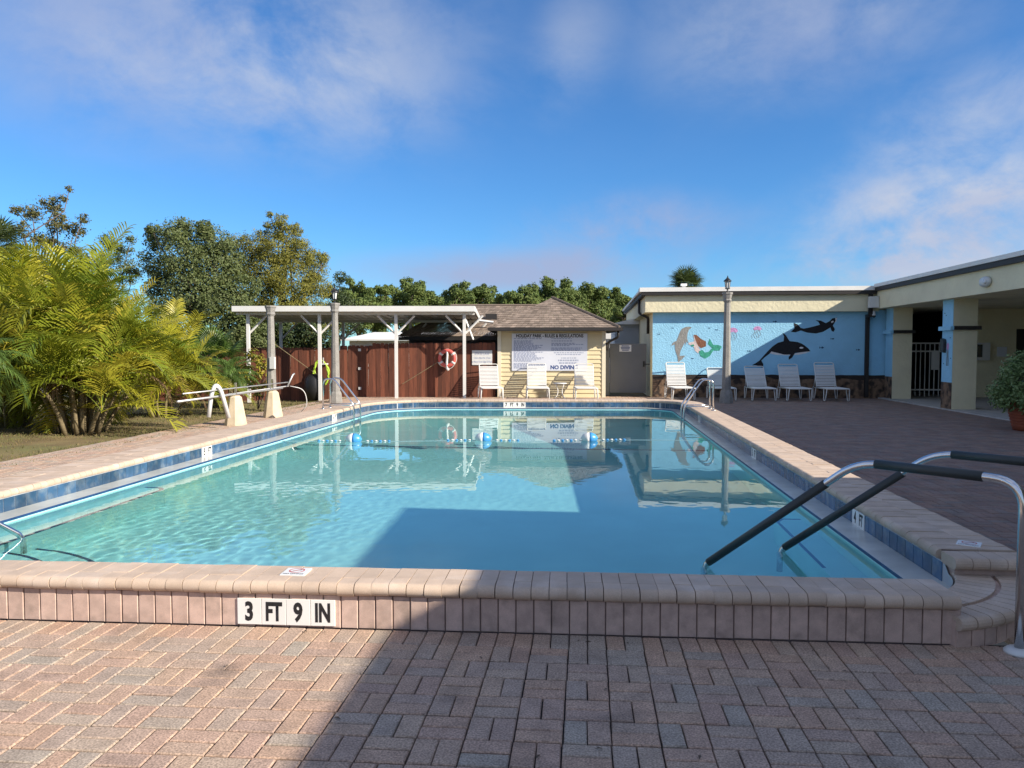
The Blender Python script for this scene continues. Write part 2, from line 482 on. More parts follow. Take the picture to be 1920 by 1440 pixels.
STEP_C, STEP_R0, STEP_R1 = Vector((1.75, 5.43)), .655, 1.09


def free_of_pool(x, y):
    if -6.27 < x < 2.0 and near_y(x) - .03 < y < far_y(x) + .52: return False
    if 2.0 <= x < 2.93 and 5.25 < y < far_y(x) + .52: return False
    if x > 1.9 and (Vector((x, y)) - STEP_C).length < STEP_R1 - .02 and y < 5.6: return False
    return True


PITCH = .206
pav = []
for i in range(-41, 58):
    for j in range(-20, 115):
        x = i * PITCH; y = 4.40 - .206 - .103 + j * PITCH + .026 * x * (1 if j < 4 else 0)
        if (i + j) % 2:
            cell = [(x, y - PITCH / 4, 0), (x, y + PITCH / 4, 0)]
        else:
            cell = [(x - PITCH / 4, y, 1), (x + PITCH / 4, y, 1)]
        if j == 1 and x < 1.95: cell = []                                   # the upright course along the pool wall
        pav += [(cx, cy, o, i, j) for cx, cy, o in cell]
for k in range(-82, 20):
    x = (k + .5) * PITCH / 2
    if x < 1.98: pav.append((x, near_y(x) - .103 - .006, 1, k, 1))
pav = [p for p in pav if free_of_pool(p[0], p[1]) and (seen((p[0], p[1], 0), 500) or (-6.5 < p[0] < 7 and .3 < p[1] < 6)) and p[0] < 10.1 and p[1] < 27.0]
front = sorted([p for p in pav if seen((p[0], p[1], 0), 25) and p[1] < 4.75], key=lambda p: p[0] ** 2 + p[1] ** 2)[:300]
fs_ = set(front)
# stretchers and uprights differ by a hair in size, as cut pavers do
pm = [MB().bevel_box(-.0995, .0995, -.0468, .0468, -.045, 0, .005).mesh('paver', 'paver'), MB().bevel_box(-.0972, .0972, -.0485, .0485, -.045, 0, .005).mesh('paver', 'paver')]
for k, (x, y, o, i, j) in enumerate(front):
    link('paver', pm[o], deck, loc=(x + rng.gauss(0, .0007), y + rng.gauss(0, .0007), rng.gauss(0, .0009)),
         rot=(rng.gauss(0, .004), rng.gauss(0, .004), (R(90) if o else 0) + rng.gauss(0, .006) + .015))
mb = MB(); dk = MB()
for p in pav:
    if p in fs_: continue
    x, y, o, i, j = p
    mb_ = mb if (x < 2.95 or y < 5.0) else dk               # the deck beside the porch takes a darker paver colour
    mb_.cur = rng.random()
    M = Matrix.Translation((x, y, rng.gauss(0, .001))) @ Matrix.Rotation((R(90) if o else 0) + rng.gauss(0, .006), 4, 'Z') @ Matrix.Rotation(rng.gauss(0, .004), 4, 'X')
    hx_, hy_ = ((.0995, .0468), (.0972, .0485))[o]
    mb_.bevel_box(-hx_, hx_, -hy_, hy_, -.03, 0, .005, M)
mb.build('paver_field', 'paver_field', deck, kind='stuff')
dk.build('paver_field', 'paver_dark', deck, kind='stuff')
lf = MB(); lr_ = random.Random(3)
for k in range(26):
    x, y = lr_.uniform(-3, 1.8), 4.3 - 1.5 * lr_.random() ** 1.7; a = lr_.uniform(0, 6.28); s_ = lr_.uniform(.010, .022)
    lf.add([(x - s_ * math.cos(a), y - s_ * math.sin(a), .003), (x + s_ * .3 * math.sin(a), y - s_ * .3 * math.cos(a), .010), (x + s_ * math.cos(a), y + s_ * math.sin(a), .004), (x - s_ * .3 * math.sin(a), y + s_ * .3 * math.cos(a), .009)], [(0, 1, 2, 3)])
lf.build('leaf_litter', 'bark', kind='stuff', label='a few small dry brown leaves scattered on the near pavers')

# ================================================================== POOL
pool = thing('swimming_pool', (-1.6, 4.6, 0), 'raised rectangular swimming pool with pink brick coping and blue waterline tiles', 'pool')
TOP, NOSE = .275, .078
ZW = .02


def outline(d, step=.1):
    """the pool's inner edge moved d towards the water, as points with outward normals"""
    xl, xr = -5.62 + d, 2.40 - d
    c = [Vector((xl, near_y(xl) + .32 + d)), Vector((xr, near_y(xr) + .32 + d)), Vector((xr, far_y(xr) - d)), Vector((xl, far_y(xl) - d))]
    rad = [max(.5 - d, .1), max(.65 - d, .1), max(1.0 - d, .2), max(1.9 - d, .3)]
    pts = []
    for i in range(4):
        a, b_, e = c[i - 1], c[i], c[(i + 1) % 4]
        u1 = (a - b_).normalized(); u2 = (e - b_).normalized()
        ang = math.acos(max(-1, min(1, u1.dot(u2)))); tl = rad[i] / math.tan(ang / 2)
        p1 = b_ + u1 * tl; p2 = b_ + u2 * tl
        cen = b_ + (u1 + u2).normalized() * (rad[i] / math.sin(ang / 2))
        a1 = math.atan2(*(p1 - cen).yx); a2 = math.atan2(*(p2 - cen).yx)
        da = (a2 - a1 + math.pi) % (2 * math.pi) - math.pi
        for k in range(13):
            a_ = a1 + da * k / 12
            pts.append(cen + Vector((math.cos(a_), math.sin(a_))) * rad[i])
    return pts


OUT0 = outline(0)
_len = [0]
for i in range(len(OUT0)):
    _len.append(_len[-1] + (OUT0[(i + 1) % len(OUT0)] - OUT0[i]).length)
PERIM = _len[-1]


def at_s(s):
    s %= PERIM
    lo = 0
    while _len[lo + 1] < s: lo += 1
    a, b_ = OUT0[lo], OUT0[(lo + 1) % len(OUT0)]
    t = (s - _len[lo]) / max(_len[lo + 1] - _len[lo], 1e-6)
    tan = (b_ - a).normalized()
    return a.lerp(b_, t), Vector((tan.y, -tan.x)), lo


def cop_width(p, nrm):
    if nrm.x < -.7: return .62
    if nrm.y < -.7: return .36
    return .51


def nose_profile(o0, o1, nose_at):
    """cross-section of a coping brick between offsets o0 and o1; rounded at the end named"""
    t = NOSE; r = t / 2; pr = []
    if nose_at == 'in':
        pr = [(o1, TOP), (o1, TOP - t)]
        pr += [(o0 + r - r * math.sin(math.pi * k / 7), TOP - t + r - r * math.cos(math.pi * k / 7)) for k in range(8)]
    else:
        pr = [(o0, TOP - t), (o0, TOP)]
        pr += [(o1 - r + r * math.sin(math.pi * k / 7), TOP - r + r * math.cos(math.pi * k / 7)) for k in range(8)]
    return pr


def sweep(mb, prof, frames):
    """frames: list of (origin2d, normal2d); prof: (offset, z)"""
    n_ = len(prof); o = len(mb.v); vs = []
    for (p, nn) in frames: vs += [(p.x + nn.x * u, p.y + nn.y * u, z) for u, z in prof]
    fs = []
    e = len(frames) * n_; last = (len(frames) - 1) * n_
    vs += vs[:n_] + vs[last:last + n_]                       # end caps keep their own corners so the nose shades round and the ends flat
    fs = [tuple(range(e, e + n_)), tuple(range(e + 2 * n_ - 1, e + n_ - 1, -1))]
    for i in range(len(frames) - 1):
        fs += [(i * n_ + k, (i + 1) * n_ + k, (i + 1) * n_ + (k + 1) % n_, i * n_ + (k + 1) % n_) for k in range(n_)]
    mb.add(vs, fs)


BW = .1032
slots = []
k = 0
while k * BW < PERIM - BW * .5:
    p, nn, lo = at_s((k + .5) * BW)
    near_end = nn.y < -.7 and p.x > 1.70
    corner = p.x > 1.70 and p.y < 5.46
    if not near_end and not corner:
        slots.append((k, p, nn, lo))
    k += 1
straight = [s for s in slots if max(abs(s[2].x), abs(s[2].y)) > .99 and (at_s((s[0]) * BW)[1] - at_s((s[0] + 1) * BW)[1]).length < .01]
vis = sorted([s for s in straight if seen((s[1].x, s[1].y, TOP), 20)], key=lambda s: s[1].length)[:150]
vis_k = {s[0] for s in vis}
cmesh = {}


def coping_mesh(wd, row, split):
    key = (wd, row)
    if key not in cmesh:
        mb = MB(); g_ = .0021
        pr = nose_profile(-.025, wd * split - .002, 'in') if row == 'in' else nose_profile(wd * split + .002, wd, 'out')
        sweep(mb, pr, [(Vector((-BW / 2 + g_, 0)), Vector((0, 1))), (Vector((BW / 2 - g_, 0)), Vector((0, 1)))])
        cmesh[key] = mb.mesh('coping_brick', 'coping', True)
        # flat ends, round nose
        me = cmesh[key]
        for f in me.polygons:
            if abs(f.normal.x) > .9 or abs(f.normal.z) > .995: f.use_smooth = False
    return cmesh[key]


field = MB(); backing = MB()
for (k, p, nn, lo) in slots:
    wd = cop_width(p, nn); split = .62 if wd < .4 else .5
    if k in vis_k:
        ang = math.atan2(nn.y, nn.x) - math.pi / 2
        for row in ('in', 'out'):
            link('coping_brick', coping_mesh(wd, row, split), pool, loc=(p.x, p.y, rng.gauss(0, .0012)), rot=(rng.gauss(0, .004), rng.gauss(0, .003), ang + rng.gauss(0, .002)))
    else:
        for row in ('in', 'out'):
            field.cur = rng.random()
            pr = nose_profile(-.025, wd * split - .002, 'in') if row == 'in' else nose_profile(wd * split + .002, wd, 'out')
            f0 = at_s(k * BW + .002); f1 = at_s((k + 1) * BW - .002)
            sweep(field, pr, [(f0[0], f0[1]), (f1[0], f1[1])])
    f0 = at_s(k * BW); f1 = at_s((k + 1) * BW)
    wb = wd - (.065 if wd < .4 else .035)
    sweep(backing, [(.012, .0), (.012, TOP - .004), (wb, TOP - .004 - NOSE * .3), (wb, -.02)], [(f0[0], f0[1]), (f1[0], f1[1])])
for i in range(3):                                          # the straight near coping runs on to the corner step
    x = at_s(max(s_[0] for s_ in slots if s_[2].y < -.9 and s_[1].x < 1.71) * BW + BW / 2)[0].x + (i + 1) * BW
    y = near_y(x) + .32
    for row in ('in', 'out'): link('coping_brick', coping_mesh(.36, row, .62), pool, loc=(x, y, 0), rot=(0, 0, math.pi + math.atan(.026)))
    sweep(backing, [(.012, .0), (.012, TOP - .004), (.295, TOP - .03), (.295, -.02)], [(Vector((x - BW / 2, y)), Vector((0, -1))), (Vector((x + BW / 2, y)), Vector((0, -1)))])
field.build('coping_run', 'coping_field', pool, kind='stuff')
backing.build('coping_bed', 'mortar', pool)

# upright bricks that face the near wall
fbm = MB().bevel_box(-.0487, .0487, -.098, .098, -.02, .0, .004, Matrix.Rotation(R(90), 4, 'X')).mesh('face_brick', 'face_brick')
for k in range(-42, 20):
    x = (k + .5) * .1032
    if x > 2.06: break
    link('face_brick', fbm, pool, loc=(x, near_y(x) + .0 + rng.gauss(0, .001), .098), rot=(rng.gauss(0, .006), 0, .026 + rng.gauss(0, .004)))
mb = MB()
mb.poly([(-6.3, near_y(-6.3) + .012, -.02), (2.02, near_y(2.02) + .012, -.02), (2.02, near_y(2.02) + .012, .2), (-6.3, near_y(-6.3) + .012, .2)])
mb.build('wall_bed', 'mortar', pool)

# lowered corner step
mb = MB(); st = MB()
a0, a1 = R(-75), R(2)
nb = 14
stp = []
for i in range(nb):
    b0 = a0 + (a1 - a0) * i / nb + .004; b1 = a0 + (a1 - a0) * (i + 1) / nb - .004
    for row in ('in', 'out'):
        t = .075; zt = .165; r = t / 2
        if row == 'in':
            pr = [(STEP_R0 + .22, zt), (STEP_R0 + .22, zt - t), (STEP_R0, zt - t), (STEP_R0, zt - .008), (STEP_R0 + .008, zt)]
        else:
            pr = [(STEP_R0 + .25, zt - t), (STEP_R0 + .25, zt)] + [(STEP_R1 - r + r * math.sin(math.pi * q_ / 7), zt - r + r * math.cos(math.pi * q_ / 7)) for q_ in range(8)]
        o = MB()
        sweep(o, pr, [(STEP_C, Vector((math.cos(b), math.sin(b)))) for b in (b0, (b0 + b1) / 2, b1)])
        o.build('step_brick', 'coping', pool)
sweep(st, [(STEP_R0 + .01, -.02), (STEP_R0 + .01, .155), (STEP_R1 - .05, .14), (STEP_R1 - .05, -.02)], [(STEP_C, Vector((math.cos(a0 + (a1 - a0) * i / 20), math.sin(a0 + (a1 - a0) * i / 20)))) for i in range(21)])
st.build('corner_step', 'face_brick', pool)
for i in range(15):                                         # upright bricks on the step's riser
    b0 = a0 + (a1 - a0) * i / 15 + .004; b1 = a0 + (a1 - a0) * (i + 1) / 15 - .004
    o = MB(); sweep(o, [(STEP_R1 - .06, -.01), (STEP_R1 - .06, .088), (STEP_R1 - .035, .088), (STEP_R1 - .035, -.01)], [(STEP_C, Vector((math.cos(b), math.sin(b)))) for b in (b0, b1)])
    o.build('face_brick', 'face_brick', pool)
# bullnose end of the coping beside the step
for i in range(5):
    w = .108; x0 = 2.385 + i * w
    o = MB()
    sweep(o, nose_profile(-.0, .215, 'out'), [(Vector((x0 + .002, 5.455)), Vector((0, -1))), (Vector((x0 + w - .002, 5.455)), Vector((0, -1)))])
    o.build('coping_brick', 'coping', pool)
mb = MB(); mb.box(2.40, 2.90, 5.29, 5.45, -.02, .20); mb.build('coping_bed', 'face_brick', pool)


# tiles, gutter ledge, basin
def ring(mb, d0, z0, d1, z1):
    a = outline(d0); b_ = outline(d1); n_ = len(a)
    vs = [(p.x, p.y, z0) for p in a] + [(p.x, p.y, z1) for p in b_]
    mb.add(vs, [(i, (i + 1) % n_, n_ + (i + 1) % n_, n_ + i) for i in range(n_)])


mb = MB(); ring(mb, .012, .21, .012, .068)
mb.v = [(x, y, (.15 if (x > 1.5 and y < 5.40 and z > .1) else z)) for x, y, z in mb.v]
mb.build('tile_bed', 'grout', pool)
mb = MB(); ring(mb, .008, .072, .235, .060); mb.build('gutter_ledge', 'gutter', pool, smooth=False)
mb = MB(); ring(mb, .235, .060, .235, .036); ring(mb, .235, .036, .239, .036); mb.build('edge_stripe', 'stripe', pool)


def floor_z(y):
    if y < 14.3: return -1.12 - .40 * max(0, y - 4.5) / 9.8
    return -1.52 - .85 * min(1, (y - 14.3) / 4.5)


mb = MB()
a = outline(.239); n_ = len(a)
ysp = [4.3 + .5 * j for j in range(37)]
vs = [(p.x, p.y, .036) for p in a] + [(p.x, p.y, floor_z(p.y) - .05) for p in a]
mb.add(vs, [(i, (i + 1) % n_, n_ + (i + 1) % n_, n_ + i) for i in range(n_)])
vs = [(x, y, floor_z(y)) for y in ysp for x in (-5.7, 2.5)]
mb.add(vs, [(2 * j, 2 * j + 1, 2 * j + 3, 2 * j + 2) for j in range(36)])
mb.build('basin', 'plaster', pool)
mb = MB(); mb.box(-5.45, 2.25, 14.22, 14.30, floor_z(14.2) - .02, floor_z(14.3) + .012)
mb.build('slope_stripe', 'stripe', pool)
# benches and entry steps under water, each with its dark edge line
def tread(pts, z, name='entry_step'):
    o = MB(); o.prism([(p[0], p[1], -1.3) for p in pts], (0, 0, z + 1.3))
    o.build(name, 'plaster', pool)


def edge_line(path, z, w=.035):
    o = MB(); path = [Vector((p[0], p[1])) for p in path]
    for a_, b_ in zip(path, path[1:]):
        t = (b_ - a_).normalized(); nn = Vector((-t.y, t.x)) * w / 2
        o.prism([(*(a_ - nn - t * .003), z + .001), (*(b_ - nn + t * .003), z + .001), (*(b_ + nn + t * .003), z + .001), (*(a_ + nn - t * .003), z + .001)], (0, 0, .006))
    o.build('edge_line', 'stripe', pool)


def arc(cx, cy, r, a, b, n=14): return [(cx + r * math.cos(R(a + (b - a) * i / n)), cy + r * math.sin(R(a + (b - a) * i / n))) for i in range(n + 1)]


tread([(-5.47, 4.7), (-5.08, 4.7)] + arc(-5.25, 8.75, .17, 0, 90, 6) + [(-5.47, 8.92)], -.34, 'bench')
edge_line([(-5.1, 5.6)] + arc(-5.27, 8.72, .17, 0, 90, 6) + [(-5.40, 8.89)], -.34, .05)
for r_, z in ((.95, -.30), (1.35, -.62), (1.75, -.92)):
    tread([(-5.47, 4.72)] + arc(-5.3, 4.9, r_, 0, 90), z)
    edge_line(arc(-5.3, 4.9, r_ - .03, 2, 88), z)
    tread([(2.25, 4.8)] + arc(2.15, 4.85, r_, 90, 180), z)
    edge_line(arc(2.15, 4.85, r_ - .03, 92, 178), z)
tread([(2.25, 5.2), (1.88, 5.2), (1.88, 8.0)] + [(2.0, 8.12), (2.25, 8.12)], -.5, 'bench')
edge_line([(1.9, 6.4), (1.9, 7.95), (1.98, 8.09), (2.2, 8.09)], -.5, .03)

# waterline tiles, one by one on the straight sides
TW = .1525
tm = MB().bevel_box(-TW / 2 + .0035, TW / 2 - .0035, -.066, .066, -.006, .004, .002, Matrix.Rotation(R(90), 4, 'X')).mesh('waterline_tile', 'pool_tile')
run = MB()
k = 0; nt = 0
while k * TW < PERIM - TW * .5:
    s = (k + .5) * TW; k += 1
    p, nn, lo = at_s(s)
    bend = (at_s(s - TW / 2)[1] - at_s(s + TW / 2)[1]).length
    if nn.y < -.3 or (p.x > 1.7 and p.y < 5.45): continue
    q_ = p - nn * .014
    ang = math.atan2(nn.y, nn.x) - math.pi / 2
    if bend < .01:
        link('waterline_tile', tm, pool, loc=(q_.x, q_.y, .136), rot=(0, 0, ang)); nt += 1
    else:
        run.cur = rng.random()
        M = Matrix.Translation((q_.x, q_.y, .136)) @ Matrix.Rotation(ang, 4, 'Z') @ Matrix.Rotation(R(90), 4, 'X')
        run.bevel_box(-TW / 2 + .0035, TW / 2 - .0035, -.066, .066, -.006, .004, .002, M)
run.build('waterline_run', 'pool_tile', pool, kind='stuff')

# water
WO = outline(.220)


def across(x):
    """where the line of constant x crosses the water's edge"""
    ys_ = []
    for i in range(len(WO)):
        p, q_ = WO[i], WO[(i + 1) % len(WO)]
        if (p.x - x) * (q_.x - x) <= 0 and p.x != q_.x: ys_.append(p.y + (q_.y - p.y) * (x - p.x) / (q_.x - p.x))
    return min(ys_), max(ys_)


def ripple(x, y):
    amp = .00010 + .0012 * math.exp(-((x + 3.2) / 1.7) ** 2 - ((y - 6.8) / 2.2) ** 2) + .00022 * math.exp(-((y - 10.0) / 3.0) ** 2)
    v = .7 * noise.noise(Vector((x * 4.1 + .8 * y, y * 3.6, .3))) + .8 * noise.noise(Vector((x * 11.3, y * 9.6 - x, 4.3)))
    return amp * v + .0006 * noise.noise(Vector((x * .5, y * .4, 9)))


mb = MB(); NXW, NYW = 270, 520
xa, xb = min(p.x for p in WO) + .0005, max(p.x for p in WO) - .0005
vs = []
for i in range(NXW + 1):
    x = xa + (xb - xa) * i / NXW; y0, y1 = across(x)
    for j in range(NYW + 1):
        y = y0 + (y1 - y0) * j / NYW
        vs.append((x, y, ZW + ripple(x, y)))
mb.add(vs, [(i * (NYW + 1) + j, (i + 1) * (NYW + 1) + j, (i + 1) * (NYW + 1) + j + 1, i * (NYW + 1) + j + 1) for i in range(NXW) for j in range(NYW)])
water = mb.build('water', 'water', kind='structure', smooth=True)
water.cycles.is_caustics_caster = True

for ch in pool.children: ch.cycles.is_caustics_receiver = True


def depth_marker(loc, rotz, words, h, label, wtile, drop=0.):
    t = thing('depth_marker', loc, label, 'depth marker', 'depth marker tiles round the pool')
    t.rotation_euler = (0, 0, rotz)
    n_ = len(words)
    M = Matrix.Translation(loc) @ Matrix.Rotation(rotz, 4, 'Z')
    for i, w in enumerate(words):
        x = (i - (n_ - 1) / 2) * wtile
        o = MB(); o.bevel_box(-wtile / 2 + .0015, wtile / 2 - .0015, -h / 2, h / 2, -.004, .005, .0015, M @ Matrix.Translation((x, 0, 0)) @ Matrix.Rotation(R(90), 4, 'X'))
        tile = o.build('marker_tile', 'white_tile', t)
        me = text_mesh(w, h * .98, 'black_ink', h * .038, .62 if len(w) == 2 else .72)
        for v in me.vertices: v.co = M @ Matrix.Translation((x, -.0062, -drop)) @ Matrix.Rotation(R(90), 4, 'X') @ v.co
        link('lettering', me, tile)


xw = -1.72
depth_marker((on_y(538, 1155, 4.36).x, near_y(-1.7) - .006, .090), .026, ['3', 'FT', '9', 'IN'], .155, 'large white depth tiles reading 3 FT 9 IN on the near brick wall', .148, .004)
ML = -5.62 + .02
depth_marker((ML, 10.85, .136), R(90), ['5', 'FT'], .14, 'white 5 FT depth tiles midway along the left sunlit pool side', .15)
depth_marker((ML, 16.6, .136), R(90), ['6', 'FT'], .14, 'white 6 FT depth tiles below the left pool ladder', .15)
MRX = 2.40 - .02
depth_marker((MRX, 7.05, .136), R(-90), ['4', 'FT'], .14, 'white 4 FT depth tiles in shade behind the near handrails', .15)
depth_marker((MRX, 11.4, .136), R(-90), ['5', 'FT'], .14, 'white 5 FT depth tiles midway along the right shaded pool side', .15)
depth_marker((MRX, 17.0, .136), R(-90), ['6', 'FT'], .14, 'white 6 FT depth tiles below the right pool ladder', .15)
xm = -2.0
depth_marker((xm, far_y(xm) - .02, .136), math.atan(.08), ['7', 'FT', '9', 'IN'], .14, 'white 7 FT 9 IN depth tiles on the far pool side', .15)


def no_diving(loc, rotz, label):
    t = thing('no_diving_tile', loc, label, 'warning tile', 'no diving tiles set in the coping')
    M = Matrix.Translation(loc) @ Matrix.Rotation(rotz, 4, 'Z')
    o = MB(); o.bevel_box(-.075, .075, -.075, .075, -.004, .004, .001, M); o.build('tile', 'white_tile', t)
    o = MB()
    def ringp(cx, cy, r0, r1, z):
        n_ = 24
        vs = [M @ Vector((cx + r * math.cos(2 * math.pi * i / n_), cy + r * math.sin(2 * math.pi * i / n_), z)) for r in (r0, r1) for i in range(n_)]
        o.add(vs, [(i, (i + 1) % n_, n_ + (i + 1) % n_, n_ + i) for i in range(n_)])
    ringp(0, .018, .040, .048, .0046)
    dd = Vector((.7071, .7071)) * .044; nn = Vector((-.7071, .7071)) * .004
    c_ = Vector((0, .018)); sg = [c_ - dd - nn, c_ + dd - nn, c_ + dd + nn, c_ - dd + nn]
    o.poly([M @ Vector((p.x, p.y, .0048)) for p in sg]); o.build('ban_ring', 'red_ink', t)
    o = MB(); pts = [(-.024, .0), (-.016, -.006), (.006, .014), (.024, .016), (.03, .024), (.018, .032), (.004, .026), (-.008, .012)]
    o.poly([M @ Vector((x, y + .008, .0044)) for x, y in pts]); o.build('diver_mark', 'black_ink', t)
    me = text_mesh('NO DIVING', .024, 'black_ink', .0008)
    for v in me.vertices: v.co = M @ (v.co + Vector((0, -.052, .0045)))
    link('lettering', me, t)


no_diving((-1.78, 4.53, TOP + .002), .026, 'white no diving tile on the sunlit near coping')
no_diving((2.66, 5.66, TOP + .002), R(-30), 'white no diving tile on the shaded coping end beside the corner step')

# ================================================================== CLUBHOUSE (mural wing, porch wing, near porch roof)
CY = 26.90                                    # plane of the mural wall
FX = 9.40                                     # plane of the porch wing's fascia
club = thing('clubhouse', (9.6, 26.9, 0), 'cream flat roofed clubhouse with a blue sea mural wall and shaded porch', 'building')


def part(name, m, boxes, parent=club, smooth=False, **kw):
    o = MB()
    for b_ in boxes: o.box(*b_)
    return o.build(name, m, parent, smooth, **kw)


part('wall', 'cream', [(2.17, 2.30, CY + .002, 40, -.1, 2.95), (2.30, 10.3, CY + .02, CY + .2, -.1, 2.95)])
mural = part('mural_wall', 'mural_blue', [(2.173, 10.0, CY, CY + .02, .76, 2.95)])


def wall_z(z): return z


# painted rocks along the bottom of the mural, with a ragged top edge
o = MB(); o.prism([(2.176, CY - .003, -.1), (10.0, CY - .003, -.1), (10.0, CY - .003, .70), (2.176, CY - .003, .70)], (0, .02, 0)); o.build('painted_rock', 'mural_rock', mural)
o = MB(); top = []; botm = []
for i in range(80):
    x = 2.176 + 7.82 * i / 79
    top.append((x, CY - .006, .775 + .02 * noise.noise(Vector((x * 3, 1, 0))))); botm.append((x, CY - .006, .64 + .12 * noise.noise(Vector((x * 1.6, 5, 0)))))
o.add(top + botm, [(i, i + 80, i + 81, i + 1) for i in range(79)]); o.build('rock_edge', 'mural_rock_edge', mural)


def paint(name, m, pts, layer=0, label=None, parent=mural):
    """a painted shape on the mural wall, traced in wall coordinates"""
    P = [on_y(1200 + x / 4.364, 560 + y / 4.364, CY) for x, y in pts]
    yy = CY - .004 - .0015 * layer
    o = MB(); o.prism([(p.x, yy, p.z) for p in P], (0, .0035, 0))
    return o.build(name, m, parent, label=label)


orca = paint('orca', 'mural_black', [(1395, 430), (1375, 405), (1350, 385), (1320, 366), (1290, 355), (1225, 347), (1212, 330), (1195, 300), (1168, 280), (1178, 310), (1175, 348), (1130, 360), (1085, 390), (1040, 435), (1000, 480), (975, 508),
                               (950, 525), (915, 545), (950, 545), (975, 553), (1005, 566), (1009, 535), (992, 507), (1020, 480), (1060, 450), (1075, 432), (1130, 445), (1180, 458), (1232, 458), (1216, 478), (1217, 500), (1245, 482), (1268, 445), (1330, 437)],
             1, 'large black and white orca painted on the mural')
paint('belly', 'mural_white', [(1056, 448), (1078, 430), (1130, 443), (1180, 455), (1225, 459), (1285, 445), (1330, 436), (1395, 431), (1360, 446), (1300, 458), (1200, 464), (1120, 460)], 0, None)
paint('eye_patch', 'mural_white', [(1302, 402), (1312, 395), (1328, 395), (1338, 402), (1328, 409), (1312, 409)], 2)
paint('orca', 'mural_black', [(1610, 155), (1575, 160), (1550, 185), (1520, 200), (1480, 180), (1435, 175), (1460, 190), (1472, 213), (1400, 233), (1340, 245), (1316, 240), (1292, 212), (1258, 198), (1265, 240), (1235, 272), (1275, 275), (1315, 260), (1370, 278), (1440, 285), (1500, 270), (1558, 235), (1566, 260), (1582, 272), (1595, 250), (1577, 220), (1600, 185)], 1, 'smaller black orca painted near the downpipe')
paint('eye_patch', 'mural_white', [(1562, 188), (1580, 180), (1584, 190), (1568, 200)], 2)
paint('belly', 'mural_white', [(1596, 158), (1612, 157), (1606, 186), (1592, 195), (1600, 180)], 2)
paint('dolphin', 'mural_grey', [(425, 235), (400, 229), (375, 231), (345, 245), (330, 268), (320, 290), (300, 345), (275, 355), (252, 385), (285, 375), (290, 430), (305, 470), (313, 520), (340, 500), (372, 465), (325, 468), (330, 430), (350, 390), (368, 355), (370, 385), (380, 350), (396, 362), (386, 325), (388, 290), (400, 255)], 1, 'grey dolphin painted upright on the mural')
mer = paint('mermaid_tail', 'mural_green', [(480, 430), (510, 420), (530, 440), (560, 436), (590, 405), (555, 370), (570, 328), (588, 360), (600, 378), (640, 378), (670, 392), (650, 425), (600, 425), (570, 470), (535, 490), (495, 472)], 1, 'green tail of the painted mermaid')
paint('mermaid_hair', 'mural_brown', [(440, 295), (462, 296), (480, 312), (500, 330), (540, 350), (540, 390), (500, 405), (475, 385), (458, 350)], 2)
paint('mermaid_body', 'mural_skin', [(436, 300), (452, 310), (460, 350), (478, 390), (492, 420), (475, 448), (450, 425), (440, 395), (395, 372), (398, 360), (440, 352), (444, 330)], 1)
paint('mermaid_top', 'mural_green', [(415, 378), (440, 374), (446, 386), (425, 394)], 2)
for cx, cy, w, h in ((762, 262, 40, 32), (962, 246, 34, 26)):
    paint('jellyfish', 'mural_pink', [(cx + w * math.cos(R(a)), cy + h * .2 - h * math.sin(R(a))) for a in range(0, 181, 20)] + [(cx - w * .5, cy + h * .5), (cx, cy + h * .25), (cx + w * .5, cy + h * .5)], 1)
    for q_ in range(5):
        x = cx - w * .8 + q_ * w * .4; pts = [(x + 8 * math.sin(i * 1.1 + q_) - i * 3, cy + h * .4 + i * 11) for i in range(7)]
        paint('tentacle', 'mural_grey', pts + [(a + 2.2, b_) for a, b_ in reversed(pts)], 0)
for (x, y, s) in ((155, 290, 1), (268, 240, .8), (568, 240, .9), (628, 255, 1.1), (430, 490, 1), (895, 428, 1.4), (1105, 187, 1.5), (1575, 328, 1.4), (1487, 400, 1.8), (1785, 418, 1.5)):
    paint('painted_fish', 'mural_navy', [(x - 11 * s, y - 5 * s), (x - 5 * s, y), (x + 3 * s, y - 5 * s), (x + 11 * s, y), (x + 3 * s, y + 5 * s), (x - 5 * s, y + 1), (x - 11 * s, y + 5 * s)], 1)

# beam, fascia and roof of the mural wing
part('beam', 'cream', [(1.90, FX + .12, CY - .255, CY - .004, 2.90, 3.50)])
part('side_beam', 'cream', [(1.90, 2.168, CY - .002, 40, 2.90, 3.45)])
part('gutter', 'dark_trim', [(1.76, FX - .002, CY - .40, CY - .26, 3.46, 3.575), (1.76, 1.895, CY - .26, 40, 3.44, 3.56)])
part('roof_edge', 'roof_white', [(1.70, FX - .03, CY - .42, CY + .3, 3.58, 3.72), (1.70, 2.0, CY + .3, 40, 3.58, 3.66)])
part('roof', 'roof_white', [(2.0, 24, CY + .3, 40, 3.45, 3.70)])
part('roof_vent', 'roof_white', [(3.45, 3.57, 29.4, 29.5, 3.70, 4.0), (3.40, 3.62, 29.35, 29.55, 4.0, 4.08)])

# porch wing running towards the camera on the right
part('fascia', 'cream', [(FX, FX + .35, 6.14, CY - .26, 2.975, 3.54)])
part('gutter', 'dark_trim', [(FX - .09, FX, 6.14, CY - .41, 3.54, 3.665)])
part('roof_edge', 'roof_white', [(FX - .12, FX + .5, 6.14, CY - .42, 3.668, 3.775)])
part('roof', 'roof_white', [(FX + .5, 24, 6.14, CY + .29, 3.50, 3.74)])
part('porch_ceiling', 'cream', [(FX + .35, 24, 6.14, 31.8, 2.98, 3.05)])
